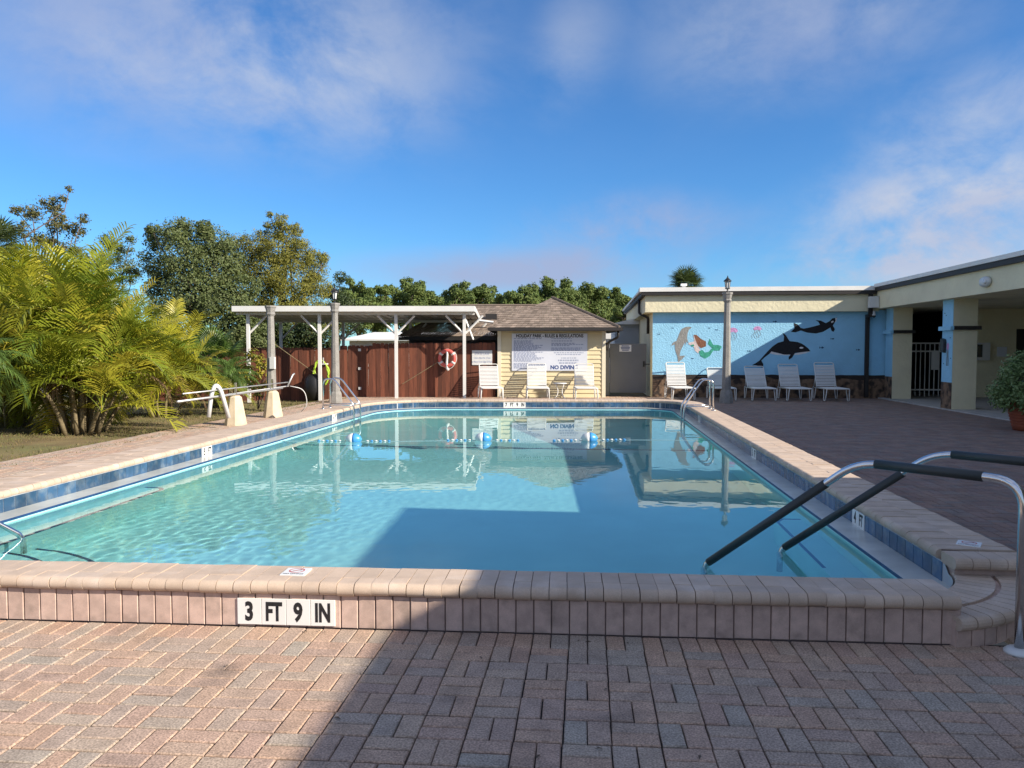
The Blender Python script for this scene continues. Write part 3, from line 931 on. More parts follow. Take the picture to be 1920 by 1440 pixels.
# the roof over the near terrace, which shades the front of the pool
NX, NY = 5.30, 6.10
part('terrace_roof', 'roof_white', [(NX, 24, -14, NY, 3.56, 3.75)])
part('terrace_fascia', 'cream', [(NX + .05, NX + .3, -14, NY - .03, 3.0, 3.558), (NX + .3, 24, NY - .3, NY - .03, 3.0, 3.558)])
for yy in (NY - .7, -1.5, -8): part('terrace_column', 'cream', [(NX + .4, NX + .9, yy - .3, yy + .3, 0, 3.0)])
part('terrace_wall', 'cream', [(9.0, 9.2, -14, 2.0, 0, 3.0)])

# end wall of the porch, with the passage and a doorway
part('end_wall', 'cream', [(12.3, 14.15, 27.3, 27.5, -.1, 2.98), (14.15, 15.3, 27.3, 27.5, 2.32, 2.98), (15.3, 24, 27.3, 27.5, -.1, 2.98)])
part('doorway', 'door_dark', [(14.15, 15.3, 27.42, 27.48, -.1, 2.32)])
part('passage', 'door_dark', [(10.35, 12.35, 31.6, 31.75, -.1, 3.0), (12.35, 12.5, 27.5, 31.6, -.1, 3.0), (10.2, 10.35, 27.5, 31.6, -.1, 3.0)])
part('side_wall', 'cream', [(18.0, 18.2, 6.2, 27.3, -.1, 2.98)])
part('porch_floor', 'concrete', [(9.62, 24, 6.2, 31.6, -.1, .035)])


def column(x, y, w, label):
    c = part('column', 'cream', [(x + .004, x + w, y, y + w, 0, 2.98)], label=label)
    part('blue_face', 'mural_blue', [(x - .004, x + .004, y + .004, y + w - .004, .72, 2.974)], c)
    part('painted_base', 'mural_rock', [(x - .008, x + .004, y + .004, y + w - .004, .004, .75)], c)
    part('band', 'dark_trim', [(x - .002, x + w + .07, y - .07, y - .002, 2.16, 2.26), (x + w + .002, x + w + .07, y, y + w, 2.16, 2.26)], c)
    part('blue_band', 'mural_blue', [(x - .09, x - .005, y - .07, y + w + .05, 2.15, 2.26)], c)
    return c


c2 = column(9.66, 21.72, .62, 'near porch column with a pale blue painted side')
column(9.80, 26.2, .60, 'far porch column where the mural wall meets the porch')
# painted marks on the near column's blue face
o = MB(); o.prism([(9.649, 21.98 + .07 * math.cos(R(a)), 1.72 + .10 * math.sin(R(a))) for a in range(0, 360, 30)], (.004, 0, 0)); o.build('jellyfish', 'mural_pink', c2)
for k in range(4):
    o = MB(); pts = [(9.650, 21.93 + .035 * k + .012 * math.sin(i * 1.3 + k), 1.62 - i * .085) for i in range(6)]
    o.tube(pts, .004, 4); o.build('tentacle', 'mural_grey', c2)
for y, z in ((22.2, 2.62), (22.12, 2.56), (21.85, 1.95), (22.2, 1.25), (21.80, 1.4)):
    o = MB(); o.prism([(9.650, y - .03, z), (9.650, y, z + .016), (9.650, y + .03, z), (9.650, y, z - .016)], (.003, 0, 0)); o.build('painted_fish', 'mural_navy', c2)
o = MB(); o.prism([(9.655, 22.18 + a, 1.74 + b_) for a, b_ in ((-.09, -.19), (.08, -.15), (.10, .15), (.05, .2), (-.08, .17), (-.11, .1))], (-.08, 0, 0))
o.build('wall_phone', 'rubber', None, label='dark boxy wall fitting on the blue face of the near porch column', cat='wall fitting')

# downpipes
dp = MB(); dp.box(9.16, 9.28, CY - .36, CY - .27, 2.80, 3.47); dp.box(9.16, 9.28, CY - .36, CY - .012, 2.70, 2.795); dp.box(9.16, 9.28, CY - .11, CY - .012, .05, 2.698)
dp.build('downpipe', 'dark_trim', club)
dp = MB(); dp.tube(fillet([(1.82, 28.6, 3.46), (1.82, 28.6, 2.95), (2.12, 28.3, 2.78), (2.12, 28.3, 2.2)], .08), .05, 8); dp.build('downpipe', 'dark_trim', club, True)

# speaker box, camera, emergency light on the wing
o = thing('loudspeaker', (9.45, CY - .5, 3.1), 'white box loudspeaker mounted where the fascia turns the corner', 'loudspeaker')
part('cabinet', 'white_plastic', [(9.10, 9.385, CY - .62, CY - .40, 3.0, 3.36)], o); part('bracket', 'black_metal', [(9.385, 9.398, CY - .56, CY - .46, 3.1, 3.25)], o)
o = thing('security_camera', (9.35, CY - .5, 2.9), 'small white dome camera hanging below the loudspeaker', 'camera')
q_ = MB(); q_.lathe([(.04, 0), (.04, -.1), (.06, -.11), (.06, -.15)], 12, c=(9.32, CY - .36, 2.9)); q_.build('mount', 'white_plastic', o, True)
q_ = MB(); q_.lathe([(.055, 0), (.05, -.04), (.025, -.065), (.003, -.07)], 12, c=(9.32, CY - .36, 2.75)); q_.build('lens_dome', 'black_metal', o, True)
o = thing('floodlight', (9.35, 19.5, 3.25), 'white oval floodlight fixed to the porch fascia', 'light')
M = Matrix.Translation((FX - .012, 19.45, 3.24)) @ Matrix.Rotation(R(-90), 4, 'Y') @ Matrix.Diagonal((1, 1.75, 1, 1))
q_ = MB(); q_.lathe([(.125, 0), (.13, .05), (.115, .09), (.06, .12), (.005, .125)], 20, M); q_.build('housing', 'white_plastic', o, True)
q_ = MB(); q_.lathe([(.06, .0), (.055, .03), (.0, .04)], 14, Matrix.Translation((FX - .11, 19.33, 3.24)) @ Matrix.Rotation(R(-90), 4, 'Y')); q_.build('lens', 'lantern_glass', o, True)

# things on the porch's end wall
o = thing('notice_cabinet', (12.9, 27.2, 1.5), 'white wall cabinet with a dark window beside the porch doorway', 'cabinet')
part('case', 'white_plastic', [(12.72, 13.25, 27.12, 27.29, 1.28, 1.86)], o); part('window', 'window_glass', [(12.80, 13.0, 27.105, 27.119, 1.38, 1.80)], o)
part('wall_notice', 'board', [(13.55, 13.85, 27.27, 27.295, 1.40, 1.72)], None, label='small pale notice on the porch wall beside the doorway', cat='notice')

# white metal gate in the passage
gt = thing('metal_gate', (11.3, 27.4, 0), 'white barred metal gate standing in the dark passage behind the columns', 'gate')
part('gate_frame', 'white_metal', [(10.40, 10.46, 27.38, 27.44, .04, 2.0), (12.2, 12.26, 27.38, 27.44, .04, 2.0), (10.46, 12.2, 27.39, 27.43, 1.82, 1.87), (10.46, 12.2, 27.39, 27.43, 1.55, 1.60), (10.46, 12.2, 27.39, 27.43, .25, .30)], gt)
bar = MB().box(-.014, .014, -.014, .014, 0, 1.78).mesh('bar', 'white_metal')
for k in range(11): link('bar', bar, gt, loc=(10.58 + k * .15, 27.45, .05))
part('latch_plate', 'white_metal', [(11.5, 11.75, 27.37, 27.385, .95, 1.55)], gt)


# ================================================================== SIDING SHED
SH = .08


def shed_y(x): return 26.50 + SH * x


shed = thing('pool_house', (-1.2, 26.5, 0), 'small cream siding pool house with brown shingled hip roof', 'building')
sx0, sx1 = -3.10, .56
MS = Matrix.Translation((0, 26.50, 0)) @ Matrix.Rotation(math.atan(SH), 4, 'Z')
q_ = MB(); q_.box(sx0, sx1, .03, 3.4, -.1, 2.34, MS); q_.build('wall', 'siding', shed)
# lapped siding, one board per course
bd = MB()
bd.add([(sx0 + .1, .028, 0), (sx1 - .1, .028, 0), (sx1 - .1, -.012, 0), (sx0 + .1, -.012, 0), (sx0 + .1, .026, .150), (sx1 - .1, .026, .150), (sx1 - .1, .016, .150), (sx0 + .1, .016, .150)],
       [(3, 2, 6, 7), (0, 1, 2, 3), (0, 3, 7, 4), (1, 5, 6, 2)])
bdm = bd.mesh('siding_board', 'siding')
for k in range(16): link('siding_board', bdm, shed, loc=(0, 26.50, .0 + k * .146), rot=(rng.gauss(0, .003), 0, math.atan(SH)))
for x in (sx0, sx1 - .1):
    q_ = MB(); q_.box(x - .012, x + .112, -.024, .025, -.05, 2.34, MS); q_.build('corner_trim', 'trim', shed)
ex0, ex1, ey0 = -3.36, .98, -.47                     # eaves
zE, zR = 2.36, 3.50
cx = (ex0 + ex1) / 2; hy = ey0 + 2.25
wE, wR = 3.2, 5.4                                      # rear wing eave/ridge distance
q_ = MB()


def shingles(mb, eL, eR, tL, tR, rows, ncol, thick=.02):
    """overlapping shingle courses on the slope between an eave line and a top line"""
    eL, eR, tL, tR = map(Vector, (eL, eR, tL, tR)); nrm = (eR - eL).cross(tL - eL).normalized()
    if nrm.z < 0: nrm = -nrm
    for r in range(rows):
        a, b_ = r / rows, (r + 1.15) / rows
        b_ = min(b_, 1.0)
        L0, R0, L1, R1 = eL.lerp(tL, a), eR.lerp(tR, a), eL.lerp(tL, b_), eR.lerp(tR, b_)
        w0 = (R0 - L0).length; m = max(1, int(ncol * w0 / (eR - eL).length))
        off = .5 if r % 2 else 0
        cuts = [0] + [min(max((i + off) / m, 0), 1) for i in range(1 - int(off > 0), m + 1)] + [1]
        cuts = sorted(set(cuts))
        for s0, s1 in zip(cuts, cuts[1:]):
            if s1 - s0 < .002: continue
            mb.cur = rng.random(); h = nrm * (thick + rng.uniform(-.004, .004)); g = .003 / max(w0, .1)
            p = [L0.lerp(R0, s0 + g) + h, L0.lerp(R0, s1 - g) + h, L1.lerp(R1, s1 - g) + nrm * .002, L1.lerp(R1, s0 + g) + nrm * .002]
            base = [L0.lerp(R0, s0 + g), L0.lerp(R0, s1 - g)]
            mb.add(p + base, [(0, 1, 2, 3), (4, 5, 1, 0)])


def S(x, y, z): return MS @ Vector((x, y, z))


ap = (cx, hy, zR)
shingles(q_, S(ex0, ey0, zE), S(ex1, ey0, zE), S(cx - .02, hy, zR), S(cx + .02, hy, zR), 16, 26)
shingles(q_, S(ex1, ey0, zE), S(ex1, 7, zE), S(cx, hy, zR), S(cx, 7, zR), 16, 40)
shingles(q_, S(ex0, 7, zE), S(ex0, ey0, zE), S(cx, 7, zR), S(cx, hy, zR), 16, 40)
shingles(q_, S(-6.95, 2.35, 2.12), S(cx - .3, 2.35, 2.12), S(-5.2, 5.0, 3.40), S(cx - .3, 5.0, 3.40), 16, 60)
shingles(q_, S(-6.95, 7.6, 2.12), S(-6.95, 2.35, 2.12), S(-5.2, 5.02, 3.40), S(-5.2, 5.0, 3.40), 16, 24)
roof = q_.build('roof', 'shingle', shed, kind='stuff')
q_ = MB()
for a_, b_ in ((S(ex1, ey0, zE), S(*ap)), (S(*ap), S(cx, 7, zR)), (S(-5.2, 5, 3.4), S(cx - .3, 5, 3.4))):
    q_.tube([a_ + Vector((0, 0, .02)), b_ + Vector((0, 0, .02))], .055, 6)
q_.build('ridge_cap', 'shingle', roof)
q_ = MB(); q_.box(-3.72, -3.28, 3.7, 3.9, 2.80, 3.02, MS); q_.build('roof_vent', 'dark_trim', roof)
# eaves, gutter and downpipe
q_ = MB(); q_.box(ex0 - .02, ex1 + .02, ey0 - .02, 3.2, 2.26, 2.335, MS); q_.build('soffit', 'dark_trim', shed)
q_ = MB(); q_.box(ex0 - .06, ex1 + .08, ey0 - .13, ey0 - .022, 2.262, 2.365, MS); q_.box(ex1 + .022, ex1 + .12, ey0 - .02, 4, 2.262, 2.365, MS); q_.build('gutter', 'dark_trim', shed)
q_ = MB(); q_.tube(fillet([S(ex1 - .02, -.3, 2.26), S(ex1 - .02, -.3, 2.05), S(sx1 + .06, .06, 1.86), S(sx1 + .06, .06, 1.6)], .09), .04, 8); q_.build('downpipe', 'dark_trim', shed, True)
q_ = MB(); q_.box(-6.6, sx0 - .01, 3.0, 3.2, -.1, 2.2, MS); q_.build('rear_wall', 'dark_wall', shed)
q_ = MB(); q_.box(-6.9, sx0 - .02, 2.36, 2.5, 1.98, 2.10, MS); q_.build('rear_gutter', 'dark_trim', shed)

# rules board on the shed
rb = thing('rules_board', (-1.33, 26.4, 1.5), 'large pale blue rules board on the pool house wall', 'sign')
bw, bh = 2.57, 1.27
bx, bz = (on_y(960, 660, 26.4).x + on_y(1101, 660, 26.4).x) / 2, 1.545
q_ = MB(); q_.box(bx - bw / 2, bx + bw / 2, -.035, -.0125, bz - bh / 2, bz + bh / 2, MS); q_.build('panel', 'board', rb)


def sign_text(s, size, m, x, z, parent, y=-.037, bold=0., sx=1., align='CENTER', M=MS):
    me = text_mesh(s, size, m, bold, sx, align)
    for v in me.vertices: v.co = M @ (Matrix.Rotation(R(90), 4, 'X') @ v.co + Vector((x, y, z)))
    return link('lettering', me, parent)


sign_text('HOLIDAY PARK - RULES & REGULATIONS', .155, 'black_ink', bx, bz + bh / 2 - .085, rb, bold=.006, sx=.80)
sign_text('NO DIVING', .18, 'blue_ink', bx + .50, bz - bh / 2 + .11, rb, bold=.008)
rr = random.Random(5); q_ = MB()


def lines(x0, x1, z0, z1, n_, centre=False, h=.016):
    for i in range(n_):
        z = z0 + (z1 - z0) * i / max(n_ - 1, 1)
        if rr.random() < .12: continue
        end = x0 + (x1 - x0) * rr.uniform(.45, 1.0); x = x0
        if centre: dlt = (x1 - end) / 2; x += dlt; end += dlt
        while x < end:
            w = rr.uniform(.03, .11)
            q_.box(x, min(x + w, end), -.0372, -.0352, z - h, z + h, MS); x += w + .022


lines(bx - 1.22, bx - .12, bz + .46, bz - .54, 27)
lines(bx + .06, bx + 1.22, bz + .46, bz + .06, 11)
lines(bx + .12, bx + 1.18, bz - .02, bz - .20, 4, True)
lines(bx + .25, bx + 1.02, bz - .28, bz - .37, 2, True, .026)
q_.build('small_print', 'grey_ink', rb, kind='stuff')

# ================================================================== FENCE
fence = thing('wooden_fence', (-8, 25.9, 0), 'tall red brown wooden board fence behind the shelter', 'fence')


def fence_y(x): return 26.56 + .08 * x


x = -15.2; k = 0
MF = math.atan(.08)
bmesh_cache = []
for v in range(5):
    w = .139; hgt = 1.0
    bmesh_cache.append(MB().prism([(-w / 2, 0, 0), (w / 2, 0, 0), (w / 2, 0, .975), (w / 2 - .022, 0, 1.0), (-w / 2 + .022, 0, 1.0), (-w / 2, 0, .975)], (0, .019, 0)).mesh('board', 'fence'))
while x < -3.18:
    zt = (1.70 if x < -8.6 else (1.77 if x < -7.4 else 1.855)) + rng.gauss(0, .008); zb = lawn_z(x, 27) if x < -8 else -.01
    hh = zt - zb
    link('board', bmesh_cache[k % 5], fence, loc=(x, fence_y(x) + (.0 if k % 2 else .004) + rng.gauss(0, .002), zb), rot=(rng.gauss(0, .004), rng.gauss(0, .003), MF + rng.gauss(0, .01)), scale=(1, 1, hh))
    x += .1400 + rng.uniform(0, .001); k += 1
for zz in (.3, 1.0, 1.55):
    q_ = MB(); q_.box(-15.3, -3.15, .03, .07, zz - .045, zz + .045, Matrix.Translation((0, 26.56, 0)) @ Matrix.Rotation(MF, 4, 'Z')); q_.build('rail', 'fence', fence)
for zz in (1.62, .98, .30):
    xx = on_y(676, 700, 26.0).x
    part('square_hook', 'white_plastic', [(xx - .045, xx + .045, fence_y(xx) - .04, fence_y(xx) - .003, zz - .045, zz + .045)], None, label={1.62: 'top', .98: 'middle', .30: 'lowest'}[zz] + ' of three small white square hooks on the wooden fence', cat='hook', group='small white hooks on the fence')

# state law sign
sx_ = (on_y(886, 670, 26.25).x + on_y(922, 670, 26.25).x) / 2
MF2 = Matrix.Translation((sx_, fence_y(sx_) - .02, 1.355)) @ Matrix.Rotation(MF, 4, 'Z')
sg = thing('notice_sign', (sx_, fence_y(sx_), 1.3), 'small white lettered notice on the wooden fence', 'sign')
q_ = MB(); q_.box(-.345, .345, -.006, .006, -.25, .25, MF2); q_.build('panel', 'white_plastic', sg)
sign_text('STATE LAW', .12, 'grey_ink', 0, .13, sg, -.008, .003, .8, M=MF2)
sign_text('Chairs Must Be 4 Feet', .088, 'grey_ink', 0, -.01, sg, -.008, .002, .72, M=MF2)
sign_text('or More From Edge Of Pool', .088, 'grey_ink', 0, -.14, sg, -.008, .002, .68, M=MF2)

# life ring on the fence
lx = on_y(839, 672, 26.1).x; ly = fence_y(lx) - .14
lr = thing('life_ring', (lx, ly, 1.3), 'red and white life ring hung on the wooden fence', 'life ring')
q_ = MB(); q_.torus((lx, ly, 1.335), .255, .065, n=36, m=12); q_.build('ring', 'buoy_red', lr, True)
q_ = MB(); q_.tube([(lx, ly - .02, 1.62), (lx + .01, ly - .03, 1.45), (lx - .012, ly - .02, 1.2), (lx + .0, ly - .03, .98), (lx + .05, ly - .03, .92)], .035, 7, r2=.05); q_.build('rope_bundle', 'rope', lr, True)
for a in (35, 145, 215, 325):
    q_ = MB(); ca, sa = math.cos(R(a)), math.sin(R(a)); c_ = Vector((lx + .255 * ca, ly, 1.335 + .255 * sa))
    t = Vector((-sa, 0, ca)); q_.tube([c_ - t * .035, c_ + t * .035], .069, 12); q_.build('band', 'rope', lr, True)
q_ = MB(); q_.tube([(lx + .33 * math.cos(R(a)), ly - .01, 1.335 + (.34 + .03 * math.sin(R(a * 4))) * math.sin(R(a))) for a in range(-160, 50, 10)], .012, 5); q_.build('grab_line', 'rope', lr, True)
q_ = MB(); q_.box(lx - .03, lx + .03, ly + .0, fence_y(lx) + .005, 1.60, 1.66); q_.build('hook', 'white_metal', lr)

# rescue pole leaning/hung on the fence, garden hose on its hanger
q_ = MB(); q_.tube([(-6.35, fence_y(-6.35) - .12, .45), (-4.2, fence_y(-4.2) - .06, 1.78)], .012, 6)
q_.build('rescue_pole', 'palm_stem', None, label='thin brown pole slanting across the fence beside the life ring', cat='pole')
q_ = MB(); q_.tube([(-10.4, 24.4, 1.95), (-8.9, 25.75, .5)], .011, 6)
q_.build('guy_wire', 'palm_stem', None, label='thin slanting wire between the plain post and the fence', cat='wire')
hx = on_y(607, 700, 25.7).x
hs = thing('garden_hose', (hx, 26.8, .8), 'yellow green garden hose coiled on a hanger at the fence', 'hose')
q_ = MB()
hp = []
for i in range(170):
    t = i / 169; a = t * 2 * math.pi * 5 + 1.2
    rx, rz = .25 + .035 * math.sin(i * .9 + 1), .40 + .05 * math.sin(i * .37)
    hp.append((hx - .06 + rx * math.cos(a), fence_y(hx) - .16 - .10 * t + .02 * math.sin(i), .83 + .03 * t + rz * math.sin(a) - .06 * (1 if math.sin(a) < 0 else 0) * t))
q_.tube(hp, .017, 6); q_.build('coil', 'hose', hs, True)
q_ = MB(); q_.box(hx - .02, hx + .12, fence_y(hx) - .30, fence_y(hx) - .0, 1.12, 1.16); q_.box(hx + .03, hx + .06, fence_y(hx) - .3, fence_y(hx) - .28, 1.16, 1.36); q_.build('hanger', 'white_plastic', hs)
q_ = MB(); q_.lathe([(.02, 0), (.26, .02), (.36, .35), (.34, .75), (.22, .9), (.05, .92)], 14, c=(hx - .22, fence_y(hx) - .42, lawn_z(hx, 26.5)))  # near-black rounded solid against the fence, below the hose
q_.build('dark_form', 'black_metal', None, True, label='dark rounded form standing against the fence under the hose', cat='drum')

# ================================================================== SHELTER
def shl_y(x): return 25.65 + .10 * x


MSH = Matrix.Translation((0, 25.65, 0)) @ Matrix.Rotation(math.atan(.10), 4, 'Z')
shel = thing('shade_shelter', (-8, 24.9, 0), 'white metal flat roofed shade shelter on thin braced posts', 'shelter')
rx0 = on_y(430, 577, 24.4).x; rx1 = on_y(887, 574, 25.2).x
ZF, ZB, DEP = 2.955, 2.80, 4.6
q_ = MB()
nrib = 28
for i in range(nrib):
    x0 = rx0 + (rx1 - rx0) * i / nrib; x1 = rx0 + (rx1 - rx0) * (i + 1) / nrib
    def V(x, y, dz): return MSH @ Vector((x, y, ZF - .03 + (ZB - ZF) * y / DEP + dz))
    g = (x1 - x0)
    for a_, b_, dz0, dz1 in ((0, .78, 0, 0), (.78, .82, 0, .06), (.82, .96, .06, .06), (.96, 1.0, .06, 0)):
        q_.add([V(x0 + g * a_, .06, dz0), V(x0 + g * b_, .06, dz1), V(x0 + g * b_, DEP, dz1), V(x0 + g * a_, DEP, dz0)], [(0, 1, 2, 3)])
q_.build('roof_sheet', 'white_metal', shel)
q_ = MB(); q_.box(rx0 - .02, rx1 + .02, 0, .055, ZF - .07, ZF + .11, MSH); q_.build('front_fascia', 'white_metal', shel)
for xx in (rx0 - .03, rx1 + .0):
    q_ = MB()
    pr = [MSH @ Vector((xx, .056, ZF - .07)), MSH @ Vector((xx, DEP, ZB - .1)), MSH @ Vector((xx, DEP, ZB + .07)), MSH @ Vector((xx, .056, ZF + .105))]
    q_.prism(pr, MSH.to_3x3() @ Vector((.04, 0, 0))); q_.build('side_fascia', 'white_metal', shel)
q_ = MB(); q_.box(rx0, rx1, DEP, DEP + .05, ZB - .1, ZB + .07, MSH); q_.box(rx0, rx1, .35, .43, ZF - .16, ZF - .06, MSH); q_.box(rx0, rx1, DEP - .6, DEP - .52, ZB - .14, ZB - .05, MSH); q_.build('beam', 'white_metal', shel)
pxs = [on_y(453, 700, 24.4).x, on_y(591, 700, 24.7).x, on_y(738, 700, 25.0).x, on_y(868, 700, 25.2).x]
for i, x in enumerate(pxs):
    for row, yy, zt in ((0, .39, ZF - .16), (1, DEP - .56, ZB - .14)):
        zb = lawn_z(x, 25) if x < -8 else -.01
        q_ = MB(); q_.box(x - .05, x + .05, yy - .05, yy + .05, zb, zt, MSH); post = q_.build('post', 'white_metal', shel)
        for sgn in (-1, 1):
            if i == 0 and sgn < 0: continue
            q_ = MB(); q_.tube([MSH @ Vector((x + sgn * .04, yy, zt - .62)), MSH @ Vector((x + sgn * .62, yy, zt - .03))], .035, 4); q_.build('brace', 'white_metal', post)
q_ = MB(); q_.tube([MSH @ Vector((rx1 - .35, .5, 2.75)), MSH @ Vector((rx1 - .05, .5, 1.62 + .35))], .03, 4); q_.tube([MSH @ Vector((rx1 + .02, DEP - .8, 2.72)), MSH @ Vector((rx1 + .55, DEP - .8, 2.66))], .05, 4); q_.build('loose_brace', 'white_metal', shel)

# ================================================================== POOL FITTINGS
def handrail(base, dirx, diry, L, label, end_drop=.55, bare=.01):
    t = thing('pool_handrail', base, label, 'handrail', 'chrome handrails at the pool steps')
    b_ = Vector(base); d = Vector((dirx, diry, 0)).normalized()
    def at(s, z): return Vector((b_.x, b_.y, 0)) + d * s + Vector((0, 0, z))
    zt = .935; s1 = .91
    path = fillet([at(0, base[2]), at(0, zt), at(s1, zt), at(L, .05), at(L + .03, -.02), at(L + .03, -end_drop)], [0, .16, .15, .02, .04, 0], 8)
    q_ = MB(); q_.tube(path, .024, 12); q_.build('tube', 'chrome', t, True)
    q_ = MB(); q_.tube([at(.2, zt), at(.80, zt)], .029, 14); q_.build('grip_sleeve', 'rubber', t, True)
    sl = lambda s: zt + (.05 - zt) * (s - s1) / (L - s1)
    q_ = MB(); q_.tube([at(1.12, sl(1.12)), at(L - bare, sl(L - bare))], .029, 14); q_.build('grip_sleeve', 'rubber', t, True)
    q_ = MB(); q_.lathe([(.075, 0), (.075, .012), (.055, .028), (.026, .032)], 20, c=(b_.x, b_.y, base[2])); q_.build('flange', 'white_plastic', t, True)
    for ch in t.children: ch.cycles.is_caustics_receiver = True


handrail((2.32, 4.36, 0), -.703, .711, 2.04, 'chrome handrail with black grips, nearer of the two at the corner step')
handrail((2.99, 4.86, 0), -.703, .711, 2.04, 'chrome handrail with black grips, farther of the two at the corner step')
handrail((-6.30, 4.68, TOP), .703, .711, 2.04, 'chrome handrail dipping into the water at the left edge', bare=.45)


def ladder(y, side, label):
    xw_, xf = ((-5.33, -6.05) if side < 0 else (2.12, 2.76))
    t = thing('pool_ladder', (xf, y, TOP), label, 'pool ladder', 'chrome ladders at the pool sides')
    for dy in (-.25, .25):
        path = fillet([(xf, y + dy, TOP), (xf, y + dy, TOP + .68), (xf + (xw_ - xf) * .35, y + dy, TOP + .70), (xw_, y + dy, TOP + .10), (xw_, y + dy, -1.2)], [0, .16, .12, .1, 0], 8)
        q_ = MB(); q_.tube(path, .021, 10); q_.build('rail', 'chrome', t, True)
        q_ = MB(); q_.lathe([(.05, 0), (.05, .015), (.022, .02)], 14, c=(xf, y + dy, TOP)); q_.build('flange', 'chrome', t, True)
    for z in (-.25, -.55, -.85):
        q_ = MB(); q_.box(xw_ - .04, xw_ + .04, y - .25, y + .25, z - .012, z + .012); q_.build('tread', 'white_plastic', t)
    for dy in (-.25, .25):
        q_ = MB(); q_.tube([(xf, y + dy, TOP + .09), (xw_, y + dy, TOP + .09)], .014, 8); q_.build('cross_bar', 'chrome', t, True)


ladder(17.4, -1, 'chrome ladder on the left pool side near the roller')
ladder(17.75, 1, 'chrome ladder on the right pool side near the lamp post')

# safety rope with floats
rp = thing('safety_rope', (-1.5, 13.6, ZW), 'blue and white floating safety rope across the pool', 'safety rope')
ya, yb = 13.05, 14.05
def rope_pt(x):
    t = (x + 5.5) / 7.75
    return Vector((x, ya + (yb - ya) * t + .05 * math.sin(x * 2.1), ZW + .012))
q_ = MB(); q_.tube([rope_pt(-5.40 + 7.56 * i / 60) - Vector((0, 0, .012)) for i in range(61)], .0055, 6); q_.build('cord', 'rope_grey', rp, True)
fb = MB().lathe([(.006, -.024), (.014, -.016), (.014, .016), (.006, .024)], 8, Matrix.Rotation(R(90), 4, 'Y'))
fw = fb.mesh('float', 'white_plastic', True); fbl = fb.mesh('float', 'buoy_blue', True)
for bxp in (-4.11, -1.86, .016):
    for k in range(1, 7):
        for sgn in (-1, 1):
            p = rope_pt(bxp + sgn * (.17 + .075 * k)); link('float', fw if k % 2 else fbl, rp, loc=p)
    p = rope_pt(bxp)
    hs_ = [(.012, -.15), (.07, -.11), (.10, -.045), (.106, 0)]
    q_ = MB(); q_.lathe(hs_, 20, Matrix.Translation(p + Vector((0, 0, .03))) @ Matrix.Rotation(R(90), 4, 'Y')); q_.build('buoy_half', 'white_plastic', rp, True)
    q_ = MB(); q_.lathe([(r_, -z_) for r_, z_ in reversed(hs_)], 20, Matrix.Translation(p + Vector((0, 0, .03))) @ Matrix.Rotation(R(90), 4, 'Y')); q_.build('buoy_half', 'buoy_blue', rp, True)


# ================================================================== LAMP POSTS
def lamp_post(x, y, zb, h, label, lantern=True, box=False):
    t = thing('lamp_post', (x, y, zb), label, 'lamp post')
    k8 = math.pi / 8
    def octa(prof):
        q_ = MB(); q_.lathe([(r / math.cos(k8), z) for r, z in prof], 8, Matrix.Translation((x, y, zb)) @ Matrix.Rotation(k8, 4, 'Z')); return q_
    octa([(.19, 0), (.19, .10), (.165, .34), (.145, .40)]).build('plinth', 'aggregate', t)
    octa([(.128, .38), (.086, h - .30)]).build('shaft', 'aggregate', t)
    octa([(.095, h - .30), (.125, h - .24), (.105, h - .20), (.135, h - .07), (.15, h - .05), (.15, h)]).build('capital', 'aggregate', t)
    if lantern:
        z = zb + h
        q_ = MB(); q_.lathe([(.05, 0), (.03, .03), (.02, .09), (.075, .11), (.075, .125)], 8, c=(x, y, z)); lt = q_.build('lantern', 'black_metal', t)
        q_ = MB(); q_.lathe([(.055, .127), (.078, .33)], 6, c=(x, y, z)); q_.build('glass', 'lantern_glass', lt)
        q_ = MB()
        for i in range(6):
            a = 2 * math.pi * i / 6
            q_.tube([(x + .058 * math.cos(a), y + .058 * math.sin(a), z + .125), (x + .083 * math.cos(a), y + .083 * math.sin(a), z + .335)], .009, 4)
        q_.build('bars', 'black_metal', lt)
        q_ = MB(); q_.lathe([(.125, .335), (.12, .35), (.05, .42), (.035, .43), (.03, .45), (.012, .47), (.016, .49), (.004, .51)], 12, c=(x, y, z)); q_.build('cap', 'black_metal', lt)
    if box:
        part('switch_box', 'white_plastic', [(x + .02, x + .16, y - .17, y - .06, zb + 1.18, zb + 1.52)], t)
    return t


lamp_post(-7.78, 23.2, -.06, 3.12, 'tall concrete lamp post with black lantern in front of the fence')
lamp_post(-9.15, 21.6, -.10, 3.00, 'plain concrete post without lantern beside the roller', False, True)
lamp_post(4.17, 24.05, 0, 3.36, 'concrete lamp post with black lantern in front of the mural')

# ================================================================== POOL COVER ROLLER
def pedestal(x, y, label):
    q_ = MB(); n8 = 8
    prof = [(.215, 0), (.215, .03), (.125, .60), (.085, .64)]
    q_.lathe([(r / math.cos(math.pi / 8), z) for r, z in prof], 8, Matrix.Translation((x, y, 0)) @ Matrix.Rotation(math.pi / 8, 4, 'Z'))
    q_.build('roller_pedestal', 'cone_stone', None, label=label, cat='pedestal', group='tapered stone pedestals under the roller')


